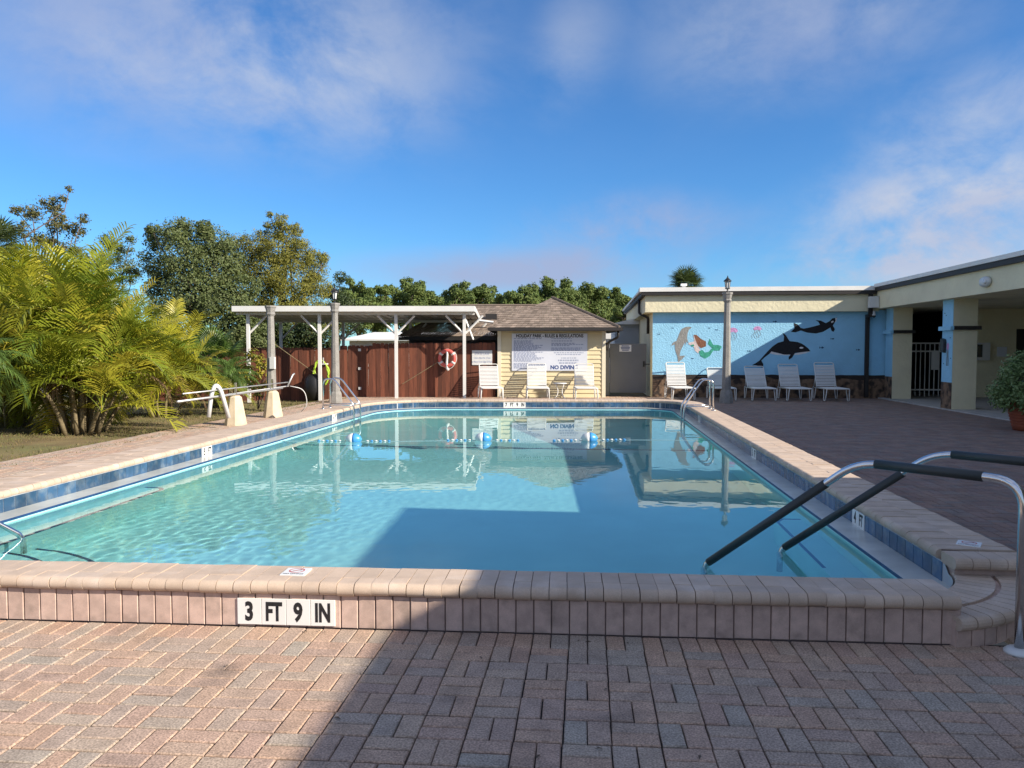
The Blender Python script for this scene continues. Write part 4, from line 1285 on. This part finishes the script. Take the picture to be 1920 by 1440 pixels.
pedestal(-7.62, 16.05, 'tapered cream stone pedestal, nearer of the two under the roller')
pedestal(-7.60, 18.0, 'tapered cream stone pedestal, farther of the two under the roller')
rl = thing('cover_roller', (-7.6, 17, .64), 'long white pipe cover roller resting on two stone pedestals', 'cover roller')
q_ = MB(); q_.tube([(-7.63, 13.9, .80), (-7.6, 18.95, .805)], .014, 8); q_.build('upper_pipe', 'aluminium', rl, True)
q_ = MB(); q_.tube([(-7.63, 13.7, .665), (-7.6, 18.6, .675)], .022, 10); q_.build('lower_pipe', 'aluminium', rl, True)
q_ = MB(); q_.tube([(-7.70, 15.8, .668), (-7.66, 19.15, .70)], .016, 8); q_.build('thin_pipe', 'white_metal', rl, True)
for yy in (16.05, 18.0): part('bracket', 'chrome', [(-7.63, -7.59, yy - .02, yy + .02, .60, .92), (-7.68, -7.54, yy - .03, yy + .03, .60, .625)], rl)
q_ = MB(); q_.tube([(-7.6, 18.95, .72), (-7.55, 19.15, .98), (-7.52, 19.2, 1.02)], .022, 8); q_.build('crank', 'aluminium', rl, True)
q_ = MB(); q_.tube(fillet([(-7.6, 19.1, .70), (-7.3, 19.3, .62), (-7.25, 19.4, .2), (-7.45, 19.45, .02)], .2), .012, 6); q_.build('hose', 'white_plastic', rl, True)
tw = thing('draped_vacuum_hose', (-7.63, 15.25, .3), 'white pool hose draped over the roller pipes', 'hose')
q_ = MB(); q_.tube(fillet([(-7.74, 15.1, .25), (-7.70, 15.15, .72), (-7.64, 15.2, .93), (-7.55, 15.25, .82), (-7.43, 15.35, .22)], .12), .042, 10); q_.build('tube', 'white_plastic', tw, True)


# ================================================================== LOUNGE CHAIRS
def make_chair(back_deg):
    t = thing('lounge_chair', (0, 0, 0), 'x', 'lounge chair', 'white strap lounge chairs')
    W, SL, zs, BL = .34, 1.22, .40, .86            # half width, seat length, seat height, back length
    # seat runs from y=0 (hinge) to y=-SL (foot end); the back rises from y=.12
    q_ = MB()
    q_.tube(fillet([(-W, .35, zs - .02), (-W, -SL, zs), (W, -SL, zs), (W, .35, zs - .02)], .07), .016, 7)
    q_.build('seat_frame', 'white_metal', t, True)
    ca, sa = math.cos(R(back_deg)), math.sin(R(back_deg))
    def bk(x, s): return (x, .05 + s * ca, zs + .01 + s * sa)
    q_ = MB(); q_.tube(fillet([bk(-W + .03, 0), bk(-W + .03, BL), bk(W - .03, BL), bk(W - .03, 0)], .07), .016, 7); q_.build('back_frame', 'white_metal', t, True)
    for x in (-W, W):
        for y0 in (-SL + .02, -.02):
            s_ = 1 if x > 0 else -1
            q_ = MB(); q_.tube(fillet([(x, y0 + .02, zs), (x + s_ * .02, y0 + .10, .03), (x + s_ * .02, y0 + .18, .016), (x + s_ * .02, y0 + .26, .03), (x, y0 + .36, zs)], .05), .0145, 7)
            q_.build('leg', 'white_metal', t, True)
        q_ = MB(); q_.tube([(x * .97, .30, zs - .02), bk(x * .93, .34)], .011, 6); q_.build('strut', 'white_metal', t, True)
    sm = MB().bevel_box(-W - .004, W + .004, -.0195, .0195, -.003, .004, .002).mesh('strap', 'white_plastic')
    bm_ = MB().bevel_box(-W + .026, W - .026, -.0195, .0195, -.003, .004, .002).mesh('strap', 'white_plastic')
    k = 0
    y = -.04
    while y > -SL + .03:
        link('strap', sm, t, loc=(0, y, zs + .016)); y -= .0535; k += 1
    s = .05
    while s < BL - .07:
        x_, yy, zz = bk(0, s); link('strap', bm_, t, loc=(0, yy - .014, zz + .006), rot=(R(back_deg), 0, 0)); s += .0535
    return t


protos = {}
def chair(x, y, rz, back, label):
    if back not in protos:
        protos[back] = make_chair(back); o = protos[back]
    else:
        o = copy_tree(protos[back])
    o.location = (x, y, 0); o.rotation_euler = (0, 0, R(rz)); o['label'] = label
    return o


def cx_at(u, Y): return on_y(u, 740, Y).x


chair(cx_at(1549, 26.2), 26.15, 0, 66, 'white strap lounge chair, rightmost of the row under the orcas')
chair(cx_at(1482, 26.2), 26.15, 0, 58, 'white strap lounge chair, second from the right end under the orcas')
chair(cx_at(1419, 26.2), 26.15, 0, 50, 'white strap lounge chair just right of the lamp post by the mural')
chair(cx_at(1347, 26.3), 26.2, 0, 44, 'white strap lounge chair half hidden behind the lamp post by the mural')
chair(cx_at(1269, 26.3), 26.25, 5, 66, 'white strap lounge chair in sunlight under the painted dolphin')
chair(cx_at(918, 25.6), 25.55, 12, 58, 'white strap lounge chair against the fence and pool house corner')
chair(cx_at(1007, 25.8), 25.7, 6, 60, 'white strap lounge chair in front of the middle of the rules board')
chair(cx_at(1096, 25.9), 25.75, 4, 60, 'white strap lounge chair in front of the words on the rules board')

st_ = thing('side_table', (cx_at(1050, 25.7), 25.7, 0), 'small white round side table between two lounge chairs', 'side table')
tx, ty = st_.location.x, 25.7
q_ = MB(); q_.lathe([(.225, .50), (.23, .51), (.225, .525), (.02, .53)], 24, c=(tx, ty, 0)); q_.build('table_top', 'white_plastic', st_, True)
for a in (45, 135, 225, 315):
    ca, sa = math.cos(R(a)), math.sin(R(a))
    q_ = MB(); q_.tube(fillet([(tx + .19 * ca, ty + .19 * sa, .50), (tx + .09 * ca, ty + .09 * sa, .28), (tx + .12 * ca, ty + .12 * sa, .12), (tx + .23 * ca, ty + .23 * sa, .012)], .08), .013, 6); q_.build('leg', 'white_metal', st_, True)

# ================================================================== GATE BETWEEN THE BUILDINGS
gd = thing('vinyl_gate', (1.2, 27.6, 0), 'pale vinyl gate in shade between pool house and clubhouse', 'gate')
gx0, gx1, gy = .66, 2.05, 27.8
part('panel', 'gate_vinyl', [(gx0 + .08, gx1 - .02, gy, gy + .03, .14, 1.80)], gd)
for z0, z1 in ((1.42, 1.84), (.10, .50)): part('rail', 'gate_vinyl', [(gx0 + .08, gx1 - .02, gy - .02, gy - .002, z0, z1)], gd)
part('post', 'gate_vinyl', [(gx0 - .06, gx0 + .07, gy - .05, gy + .08, 0, 1.88)], gd)
part('latch', 'black_metal', [(gx1 - .14, gx1 - .08, gy - .06, gy - .021, 1.02, 1.22), (gx1 - .08, gx1 + .10, gy - .06, gy - .04, 1.10, 1.13)], gd)
gs = thing('gate_notice', (1.1, gy, 1.65), 'small blue and white notice on the vinyl gate', 'sign')
part('panel', 'board', [(1.08, 1.50, gy - .03, gy - .021, 1.56, 1.80)], gs)
for i, w in enumerate((.26, .32, .30, .24)): part('print_line', 'blue_ink', [(1.29 - w / 2, 1.29 + w / 2, gy - .032, gy - .0305, 1.745 - i * .05, 1.775 - i * .05)], gs)
# ================================================================== NEIGHBOURING HOMES
h1 = thing('mobile_home', (-11, 36, 0), 'white roofed mobile home behind the wooden fence under the shelter', 'building')
hx0, hx1 = on_y(655, 640, 36).x, on_y(800, 640, 36).x
q_ = MB(); q_.box(hx0, hx1 + 3, 36, 41, -.15, 2.05); q_.build('wall', 'house_white', h1)
q_ = MB(); q_.prism([(hx0 - .3, 35.6, 2.05), (hx1 + 3.2, 35.6, 2.05), (hx1 + 3.2, 38.5, 2.45), (hx0 + .5, 38.5, 2.45)], (0, 0, .06)); q_.build('roof', 'roof_white', h1)
part('window', 'window_glass', [(hx0 + .8, hx0 + 1.9, 35.96, 36.0, 1.0, 1.8)], h1)
h2 = thing('grey_house', (2, 36, 0), 'pale grey sided house glimpsed above the vinyl gate', 'building')
gx = on_y(1153, 640, 34).x; gx2 = on_y(1215, 640, 34).x
part('wall', 'house_grey', [(gx, gx2 + 4, 34, 40, -.15, 2.75)], h2)
for k in range(18): part('siding_board', 'house_grey', [(gx - .01, gx2, 33.985, 34.0, k * .152, k * .152 + .14)], h2)
q_ = MB(); q_.prism([(gx - .25, 33.7, 2.72), (gx2 + 4, 33.7, 2.72), (gx2 + 4, 33.7, 4.2), (gx + 1.6, 33.7, 3.15)], (0, 7, 0)); q_.build('roof', 'house_white', h2)
h3 = thing('white_shed', (.5, 40, 0), 'low white outbuilding far behind the gate', 'building')
a_, b_ = on_y(1128, 640, 42).x, on_y(1160, 640, 42).x
part('wall', 'house_white', [(a_ - 1, b_ + .5, 42, 45, -.15, 2.2)], h3); part('roof', 'roof_white', [(a_ - 1.2, b_ + .7, 41.8, 45.2, 2.2, 2.6)], h3)
part('window', 'window_glass', [(a_ + .3, a_ + .7, 41.96, 41.99, 1.2, 1.7)], h3)
h4 = thing('white_home', (-21, 30, 0), 'white home glimpsed through the palm fronds at the left edge', 'building')
a_ = on_y(30, 690, 30).x
part('wall', 'house_white', [(a_ - 6, a_ + 1.2, 30, 34, -.15, 2.0)], h4); part('roof', 'roof_white', [(a_ - 6.2, a_ + 1.4, 29.7, 34.3, 2.0, 2.2)], h4); part('window', 'window_glass', [(a_ - .2, a_ + .6, 29.96, 29.99, .8, 1.5)], h4)


# ================================================================== PLANTS
def frond_mesh(L, e0, e1, nl, ll, seed, m, wid=.03, vee=.42, sweep_=.75, hang=.35, rr_=.011):
    """a feather palm leaf: an arching midrib from the origin (heading +X) and pairs of narrow leaflets"""
    r_ = random.Random(seed); o = MB()
    N = 16; pts = [Vector((0, 0, 0))]; tang = []
    bendy = r_.uniform(-.25, .25)
    for i in range(N):
        t = (i + .5) / N; e = R(e0 + (e1 - e0) * t ** 1.25); az = bendy * t
        d = Vector((math.cos(e) * math.cos(az), math.cos(e) * math.sin(az), math.sin(e))); tang.append(d); pts.append(pts[-1] + d * L / N)
    o.tube(pts, rr_, 5, r2=.002)
    for i in range(nl):
        t = .16 + .84 * (i + .5) / nl
        k = min(int(t * N), N - 1); f = t * N - k
        p = pts[k].lerp(pts[k + 1], f); T = tang[k]
        side = T.cross(Vector((0, 0, 1)));
        if side.length < .05: side = Vector((0, 1, 0))
        side.normalize(); up = side.cross(T).normalized()
        prof = math.sin(math.pi * (.12 + .86 * (t - .16) / .84) ** .8)
        for sg_ in (-1, 1):
            ln = ll * (.35 + .65 * prof) * r_.uniform(.85, 1.1)
            sw = sweep_ + .5 * (t - .3) + r_.uniform(-.12, .12)
            d = (side * sg_ + T * sw + up * (vee + r_.uniform(-.12, .12))).normalized()
            w = wid * r_.uniform(.8, 1.15) * (.6 + .4 * prof)
            wd_ = d.cross(up).normalized() * w * .5 if d.cross(up).length > .01 else T * w * .5
            tip_drop = Vector((0, 0, -1)) * ln * hang * r_.uniform(.6, 1.4)
            m1 = p + d * ln * .35; m2 = p + d * ln * .72 + tip_drop * .35; tp = p + d * ln + tip_drop
            o.add([p - wd_ * .4, p + wd_ * .4, m1 + wd_, m1 - wd_, m2 + wd_ * .8, m2 - wd_ * .8, tp], [(0, 1, 2, 3), (3, 2, 4, 5), (5, 4, 6)])
    return o.mesh('frond', m)


SHAPES = [(89, 45), (84, 10), (76, -20), (64, -48), (46, -66), (22, -74)]
areca = [[frond_mesh(rng.uniform(1.85, 2.3), e0, e1, 31, .70, 100 + 7 * i + v, 'palm_leaf', .040, .42, .62, .30) for v in range(2)] for i, (e0, e1) in enumerate(SHAPES)]
dry = [frond_mesh(1.5, 20, -85, 26, .42, 300 + v, 'palm_dry', .024, .2, .9, .7) for v in range(2)]


def areca_clump(x, y, label, stems, hmax, spread, fr_per, seed, sc_=1.0):
    r_ = random.Random(seed); zb = lawn_z(x, y)
    t = thing('areca_palm', (x, y, zb), label, 'palm', 'clumping areca palms on the lawn')
    for s in range(stems):
        a = s * 2.399 + r_.uniform(-.3, .3); rad = spread * math.sqrt((s + .5) / stems)
        bx_, by_ = x + .45 * rad * math.cos(a), y + .45 * rad * math.sin(a)
        h = hmax * (1 - .72 * (rad / spread) ** 1.4) * r_.uniform(.78, 1.08); h = max(h, .5)
        tx_, ty_ = x + rad * math.cos(a), y + rad * math.sin(a)
        path = [Vector((bx_, by_, zb)), Vector((bx_ + (tx_ - bx_) * .35, by_ + (ty_ - by_) * .35, zb + h * .5)), Vector((tx_, ty_, zb + h))]
        o = MB(); o.tube(fillet(path, .5, 5), .05 * sc_, 7, r2=.032 * sc_); o.build('stem', 'palm_stem', t, True)
        for k in range(fr_per):
            az = k * 2.399 + r_.uniform(-.4, .4)
            ring_ = k / max(fr_per - 1, 1)
            i = min(5, int(ring_ ** 1.25 * 5.2 + r_.uniform(-.2, .8)))
            me = r_.choice(areca[i])
            if ring_ > .75 and r_.random() < .12: me = r_.choice(dry)
            s_ = sc_ * r_.uniform(.82, 1.1)
            ob = link('frond', me, t, loc=path[-1] + Vector((0, 0, -.05 * k * .3)), rot=(r_.uniform(-.15, .15), r_.uniform(-.1, .1), az), scale=(s_, s_, s_))
    return t


areca_clump(-10.75, 15.4, 'broad yellow green palm clump nearest the pool walkway', 19, 2.45, 1.15, 10, 21)
areca_clump(-13.4, 16.6, 'tall yellow green palm clump at the left edge behind the others', 16, 2.75, 1.2, 11, 22)
areca_clump(-11.15, 19.3, 'smaller palm clump with drooping fronds beside the roller', 10, 1.5, .7, 10, 23, .85)

# greener feathery palm leaning in at the left edge
pyg = [frond_mesh(1.25, e0, e1, 44, .30, 400 + i, 'palm_green', .014, .35, .9, .6, .008) for i, (e0, e1) in enumerate(((75, -10), (55, -45), (35, -70), (15, -80)))]


def feather_palm(x, y, h, n_, label, seed, meshes=pyg, s0=1.0):
    r_ = random.Random(seed); zb = lawn_z(x, y)
    t = thing('feather_palm', (x, y, zb), label, 'palm')
    o = MB(); o.tube([(x, y, zb), (x + .05, y, zb + h * .5), (x, y, zb + h)], .09 * s0, 8, r2=.07 * s0); o.build('trunk', 'palm_stem', t, True)
    for k in range(n_):
        s_ = s0 * r_.uniform(.85, 1.1)
        link('frond', meshes[min(len(meshes) - 1, int(k / n_ * len(meshes)))], t, loc=(x, y, zb + h), rot=(r_.uniform(-.1, .1), 0, k * 2.399), scale=(s_,) * 3)


feather_palm(-10.75, 12.3, 1.35, 34, 'fine leaved green palm reaching in from the left edge', 31)
feather_palm(-9.95, 20.6, .95, 30, 'low fine leaved green palm beside the plain post', 32, pyg, .85)


def fan_mesh(n_, rad, seed, m='palm_green', stalk=.7):
    r_ = random.Random(seed); o = MB()
    o.tube([(0, 0, 0), (stalk * .5, 0, .02), (stalk, 0, 0)], .010, 5)
    for i in range(n_):
        a = R(-125 + 250 * i / (n_ - 1)); ln = rad * (.75 + .25 * math.cos(a * .6)) * r_.uniform(.92, 1.05)
        d = Vector((math.cos(a), math.sin(a), .10 * math.cos(a))); w = Vector((-d.y, d.x, 0)) * .020 * rad / .6
        p = Vector((stalk, 0, 0)); m1 = p + d * ln * .55; tp = p + d * ln + Vector((0, 0, -.22 * ln))
        o.add([p, m1 - w, tp, m1 + w], [(0, 1, 2, 3)])
    return o.mesh('frond', m)


fans = [fan_mesh(30, .62, 500 + i) for i in range(3)]
mat('palm_dark', (.085, .12, .035), .5, var=.25, vs=5, orand=.3, trans=.2)
fans_big = [fan_mesh(24, 1.05, 520 + i, 'palm_dark', .75) for i in range(3)]


def fan_palm(x, y, zb, h, n_, label, seed, meshes, s0=1.0, name='fan_palm'):
    r_ = random.Random(seed)
    t = thing(name, (x, y, zb), label, 'palm')
    o = MB(); o.tube([(x, y, zb), (x, y, zb + h * .5), (x, y, zb + h)], .14 * s0, 9, r2=.12 * s0); o.build('trunk', 'bark', t, True)
    for k in range(n_):
        el = R(80 - 125 * (k / n_) ** .85); s_ = s0 * r_.uniform(.85, 1.1)
        link('frond', r_.choice(meshes), t, loc=(x, y, zb + h), rot=(r_.uniform(-.3, .3), -el, k * 2.399), scale=(s_,) * 3)


fan_palm(-11.4, 22.6, -.15, 1.25, 36, 'pale green fan palm behind the roller and shelter post', 41, fans, 1.05)
cp_ = on_y(1287, 528, 45)
fan_palm(cp_.x, 45, -.15, cp_.z - .05, 52, 'round headed cabbage palm rising behind the clubhouse roof', 42, fans_big, .72, 'cabbage_palm')
cp_ = on_y(5, 450, 24)
fan_palm(cp_.x - .2, 24, -.15, cp_.z, 34, 'dark fan palm top above the palms at the left edge', 43, fans_big, .62, 'cabbage_palm')


def leaf_cloud(o, clumps, n_, size, r_, flat=.0, shell=.55, aspect=.5, up_bias=.25, jag=.35, sub=0):
    """small folded leaf faces spread through uneven clumps"""
    if sub:
        out = []
        for (cx_, cy_, cz_, rad, sq) in clumps:
            for _ in range(sub):
                d = Vector((r_.gauss(0, 1), r_.gauss(0, 1), r_.gauss(0, 1))).normalized() * rad * r_.uniform(.5, .95)
                out.append((cx_ + d.x, cy_ + d.y, cz_ + d.z * sq, rad * r_.uniform(.22, .46), .8))
            out.append((cx_, cy_, cz_, rad * .92, sq))
        clumps = out
    tot = sum(c[3] ** 2 for c in clumps)
    for (cx_, cy_, cz_, rad, sq) in clumps:
        k = int(n_ * rad * rad / tot)
        for _ in range(k):
            d = Vector((r_.gauss(0, 1), r_.gauss(0, 1), r_.gauss(0, 1))).normalized()
            nz = 1 + jag * noise.noise(Vector((cx_ + d.x * 2.2, cy_ + d.y * 2.2, cz_ + d.z * 2.2)) * 1.7)
            rr2 = rad * nz * (shell + (1 - shell) * r_.random() ** .6) * (1.12 if r_.random() < .08 else 1)
            p = Vector((cx_ + d.x * rr2, cy_ + d.y * rr2, cz_ + d.z * rr2 * sq))
            nn = (d + Vector((r_.gauss(0, .55), r_.gauss(0, .55), r_.gauss(0, .55) + up_bias))).normalized()
            t = nn.orthogonal().normalized(); t.rotate(Matrix.Rotation(r_.uniform(0, 6.28), 3, nn)); b_ = nn.cross(t)
            s = size * r_.uniform(.6, 1.3); w = s * aspect
            o.cur = r_.random()
            o.add([p - t * s * .5, p + b_ * w * .5 - nn * s * .08, p + t * s * .5, p - b_ * w * .5 - nn * s * .08], [(0, 1, 2, 3)])


def limb(o, a, b_, r0, r1, r_, n_=5, wob=.12):
    a, b_ = Vector(a), Vector(b_); L = (b_ - a).length
    pts = [a.lerp(b_, i / n_) + Vector((r_.gauss(0, 1), r_.gauss(0, 1), r_.gauss(0, .4))) * L * wob * math.sin(math.pi * i / n_) * .5 for i in range(n_ + 1)]
    o.tube(pts, r0, 6, r2=r1)


def tree(name, label, x, y, h, clumps, n_, size, leaf, trunk_r, seed, group=None, aspect=.5, shell=.5, limbs=True, jag=.35, zb=-.15, sub=7):
    r_ = random.Random(seed)
    t = thing(name, (x, y, zb), label, 'tree', group)
    o = MB(); top = Vector((x, y, zb + h * .55))
    limb(o, (x, y, zb), top, trunk_r, trunk_r * .6, r_, 5, .06)
    if limbs:
        for c in clumps:
            limb(o, Vector((x, y, zb + h * r_.uniform(.25, .5))), (c[0], c[1], c[2]), trunk_r * .35, trunk_r * .08, r_, 5, .2)
    o.build('trunk', 'bark', t, True)
    o = MB(); leaf_cloud(o, clumps, n_, size, r_, shell=shell, aspect=aspect, jag=jag, sub=sub); o.build('crown', leaf, t, kind=None)
    return t


def clumps_px(Y, lst):
    """clumps from (u, v, radius in pixels, depth shift)"""
    out = []
    for u, v, r_, dy in lst:
        p = on_y(u, v, Y + dy); out.append((p.x, p.y, p.z, r_ * (Y + dy) / FPX, .9))
    return out


Y = 30
c = clumps_px(Y, [(60, 400, 26, 0), (95, 385, 24, .4), (40, 430, 22, -.4), (105, 420, 26, 0), (140, 432, 24, .5), (80, 452, 28, 0), (155, 410, 14, 0), (118, 372, 12, .3), (130, 355, 9, .3), (30, 395, 14, 0), (25, 470, 26, 0), (120, 465, 24, -.5), (60, 495, 34, 0), (150, 480, 22, .4), (95, 520, 40, 0)])
b0 = on_y(100, 740, Y)
tree('oak_tree', 'thin crowned oak with bare twigs above the palms on the left', b0.x, Y, 6.5, c, 10000, .105, 'oak_sparse_leaf', .16, 51, shell=.05, jag=.8, sub=4)
Y = 33
c = clumps_px(Y, [(200, 452, 22, 0), (225, 470, 26, .5), (245, 450, 14, 0), (195, 490, 30, 0), (240, 505, 34, 0)])
b0 = on_y(220, 740, Y)
tree('oak_tree', 'twiggy small oak between the thin oak and the grey green oak', b0.x, Y, 5.2, c, 5200, .10, 'oak_leaf', .12, 52, shell=.05, jag=.8, sub=4)
Y = 31
c = clumps_px(Y, [(330, 440, 40, 0), (295, 452, 28, .5), (370, 445, 40, .3), (405, 455, 38, 0), (345, 485, 55, -.5), (390, 510, 60, -.3), (300, 500, 40, .2), (420, 500, 48, .5), (360, 550, 62, -.8), (420, 570, 60, -.5), (320, 560, 55, 0), (450, 620, 60, -.4), (400, 630, 60, -.6), (345, 418, 16, .3), (385, 425, 18, 0), (285, 430, 14, 0), (455, 545, 40, 0), (480, 640, 45, -.2)])
b0 = on_y(380, 740, Y)
tree('oak_tree', 'dense grey green oak between the palms and the golden tree', b0.x, Y, 6.6, c, 60000, .11, 'oak_leaf', .22, 53, shell=.5)
Y = 33.5
c = clumps_px(Y, [(525, 415, 17, 0), (515, 432, 22, .2), (540, 440, 24, 0), (555, 432, 14, .3), (505, 402, 9, 0), (480, 460, 34, 0), (520, 470, 40, -.4), (560, 475, 36, 0), (590, 500, 30, .2), (455, 500, 40, .3), (500, 510, 46, -.6), (550, 525, 48, -.5), (595, 535, 30, 0), (440, 455, 22, .4), (470, 560, 52, -.5), (530, 570, 56, -.6), (580, 580, 46, -.2), (480, 615, 50, 0), (550, 620, 56, -.3), (605, 610, 34, 0), (605, 485, 16, .2)])
b0 = on_y(530, 740, Y)
tree('cypress_tree', 'golden olive feathery cypress behind the shelter', b0.x, Y, 7.4, c, 75000, .10, 'cypress_leaf', .2, 54, shell=.45, aspect=.36, jag=.55)
Y = 42
c = clumps_px(Y, [(638, 520, 16, 0), (630, 545, 22, 0), (645, 570, 26, 0), (625, 590, 30, 0), (650, 610, 28, 0), (600, 600, 36, 0), (580, 625, 34, 0)])
b0 = on_y(635, 740, Y)
tree('cedar_tree', 'narrow dark green tree just right of the golden cypress', b0.x, Y, 6.0, c, 9000, .13, 'shrub_leaf', .15, 55)
Y = 31.5
for i, (u, lab) in enumerate(((520, 'dark leafy shrub behind the fence below the shelter roof, left one'), (585, 'dark leafy shrub behind the fence below the shelter roof, right one'), (470, 'dark leafy shrub behind the fence beside the shelter post'))):
    c = clumps_px(Y, [(u, 620, 34, 0), (u + 25, 640, 30, 0), (u - 20, 648, 30, .3), (u + 5, 600, 20, .2)])
    b0 = on_y(u, 740, Y)
    tree('leafy_shrub', lab, b0.x, Y, 2.0, c, 5000, .12, 'shrub_leaf', .06, 60 + i, 'shrubs behind the fence')
for i, (u, Yp, lab) in enumerate(((20, 26, 'dark green shrub behind the palms at the left edge'), (110, 25, 'dark green shrub behind the trunks of the broad palm clump'), (210, 26, 'dark green shrub behind the palms, middle of three'), (300, 26, 'dark green shrub behind the palms nearest the oak'))):
    c = clumps_px(Yp, [(u, 690, 50, 0), (u + 40, 660, 50, .3), (u - 30, 640, 50, .4), (u + 10, 600, 40, .5), (u + 30, 715, 34, 0)])
    b0 = on_y(u, 740, Yp)
    tree('leafy_shrub', lab, b0.x, Yp, 2.2, c, 7000, .12, 'shrub_leaf', .06, 70 + i, 'shrubs behind the palms')

# pines far behind
pines = [(672, 528, 66, 'pine at the left end of the far pine row'), (712, 538, 52, 'second pine from the left end of the far pine row'), (765, 530, 60, 'third pine from the left, above the shelter roof middle'), (800, 542, 50, 'fourth pine from the left, above the shelter roof'),
         (858, 532, 56, 'open crowned pine above the right end of the shelter roof'), (905, 536, 58, 'broad pine left of the pool house roof peak'), (945, 548, 44, 'small pine close left of the pool house roof peak'), (990, 536, 54, 'dark pine behind the left slope of the pool house roof'),
         (1028, 530, 60, 'tall pine just left above the pool house roof peak'), (1062, 528, 62, 'tallest pine directly right of the pool house roof peak'), (1103, 536, 62, 'broad pine above the right slope of the pool house roof'), (1143, 544, 58, 'pine above the gutter end of the pool house'), (1175, 556, 44, 'last pine beside the clubhouse roof corner')]
for i, (u, v, w, lab) in enumerate(pines):
    Yp = 88 + (i * 37 % 17); r_ = random.Random(800 + i); k = w / 60
    lst = []
    for _ in range(13):
        a = r_.uniform(0, 6.28); q2 = r_.random() ** .5
        lst.append((u + 30 * k * q2 * math.cos(a), v + 22 * k + 24 * k * q2 * math.sin(a), 12.5 * k * r_.uniform(.7, 1.15), r_.uniform(-2, 2)))
    lst += [(u + r_.uniform(-8, 8), v + 9 * k, 10 * k, 0), (u - 20 * k, v + 46, 24 * k, 1), (u + 18 * k, v + 52, 26 * k, -1), (u, v + 70, 28 * k, 0), (u + 4, v + 30, 24 * k, 1)]
    b0 = on_y(u, 700, Yp)
    tree('pine_tree', 'rounded ' + lab, b0.x, Yp, on_y(u, v, Yp).z, clumps_px(Yp, lst), 20000, .27, 'pine_leaf', .22, 820 + i, 'far pines behind the pool house', aspect=.55, shell=.55, jag=.5)
# variegated shrub by the plain post
r_ = random.Random(9)
cs_ = thing('variegated_shrub', (-9.75, 22.0, -.13), 'yellow and green variegated shrub in front of the fence', 'shrub')
o = MB()
for k in range(7): limb(o, (-9.75, 22.0, -.13), (-9.75 + r_.uniform(-.4, .4), 22.0 + r_.uniform(-.3, .3), r_.uniform(.5, 1.35)), .018, .008, r_, 4, .15)
o.build('stems', 'bark', cs_, True)
o = MB(); leaf_cloud(o, [(-9.75 + r_.uniform(-.34, .34), 22.0 + r_.uniform(-.25, .25), .4 + k * .135, .22, 1) for k in range(9)], 620, .17, r_, shell=.2, aspect=.34, up_bias=.6); o.build('foliage', 'croton_leaf', cs_)

# potted shrub on the right
pt = thing('potted_shrub', (8.86, 16.55, 0), 'leafy green shrub in a ribbed terracotta pot on the right', 'potted plant')
px_, py_ = 8.86, 16.55
q_ = MB(); prof = [(.27, 0), (.285, .06)]
for k in range(5): prof += [(.295 + k * .014, .08 + k * .06), (.307 + k * .014, .10 + k * .06), (.297 + k * .014, .125 + k * .06)]
prof += [(.365, .42), (.365, .50), (.395, .505), (.40, .56), (.375, .565), (.36, .50)]
q_.lathe(prof, 28, c=(px_, py_, 0)); q_.build('pot', 'terracotta', pt, True)
q_ = MB(); q_.lathe([(.36, .50), (.36, .515), (.01, .53)], 20, c=(px_, py_, 0)); q_.build('soil', 'soil', pt)
o = MB()
cl = [(px_ + .55 * math.cos(a) * q2, py_ + .5 * math.sin(a) * q2, z, .24, 1) for a, q2, z in ((0, .3, .95), (1, .8, .9), (2, .9, .85), (3.1, 1, .82), (4, .9, .8), (5, .9, .9), (3.4, .8, 1.15), (2.2, .6, 1.25), (4.4, .6, 1.2), (.4, .5, 1.35), (3.2, .35, 1.4), (5.5, .4, 1.3), (3.3, .9, .62), (4.2, .9, .6), (2.7, .9, .66), (0, .1, 1.48))]
leaf_cloud(o, cl, 5200, .085, r_, shell=.3, aspect=.42, up_bias=.5, jag=.4); o.build('foliage', 'pot_leaf', pt)
o = MB()
for c_ in cl: limb(o, (px_, py_, .5), c_[:3], .012, .004, r_, 4, .2)
o.build('stems', 'bark', pt, True)
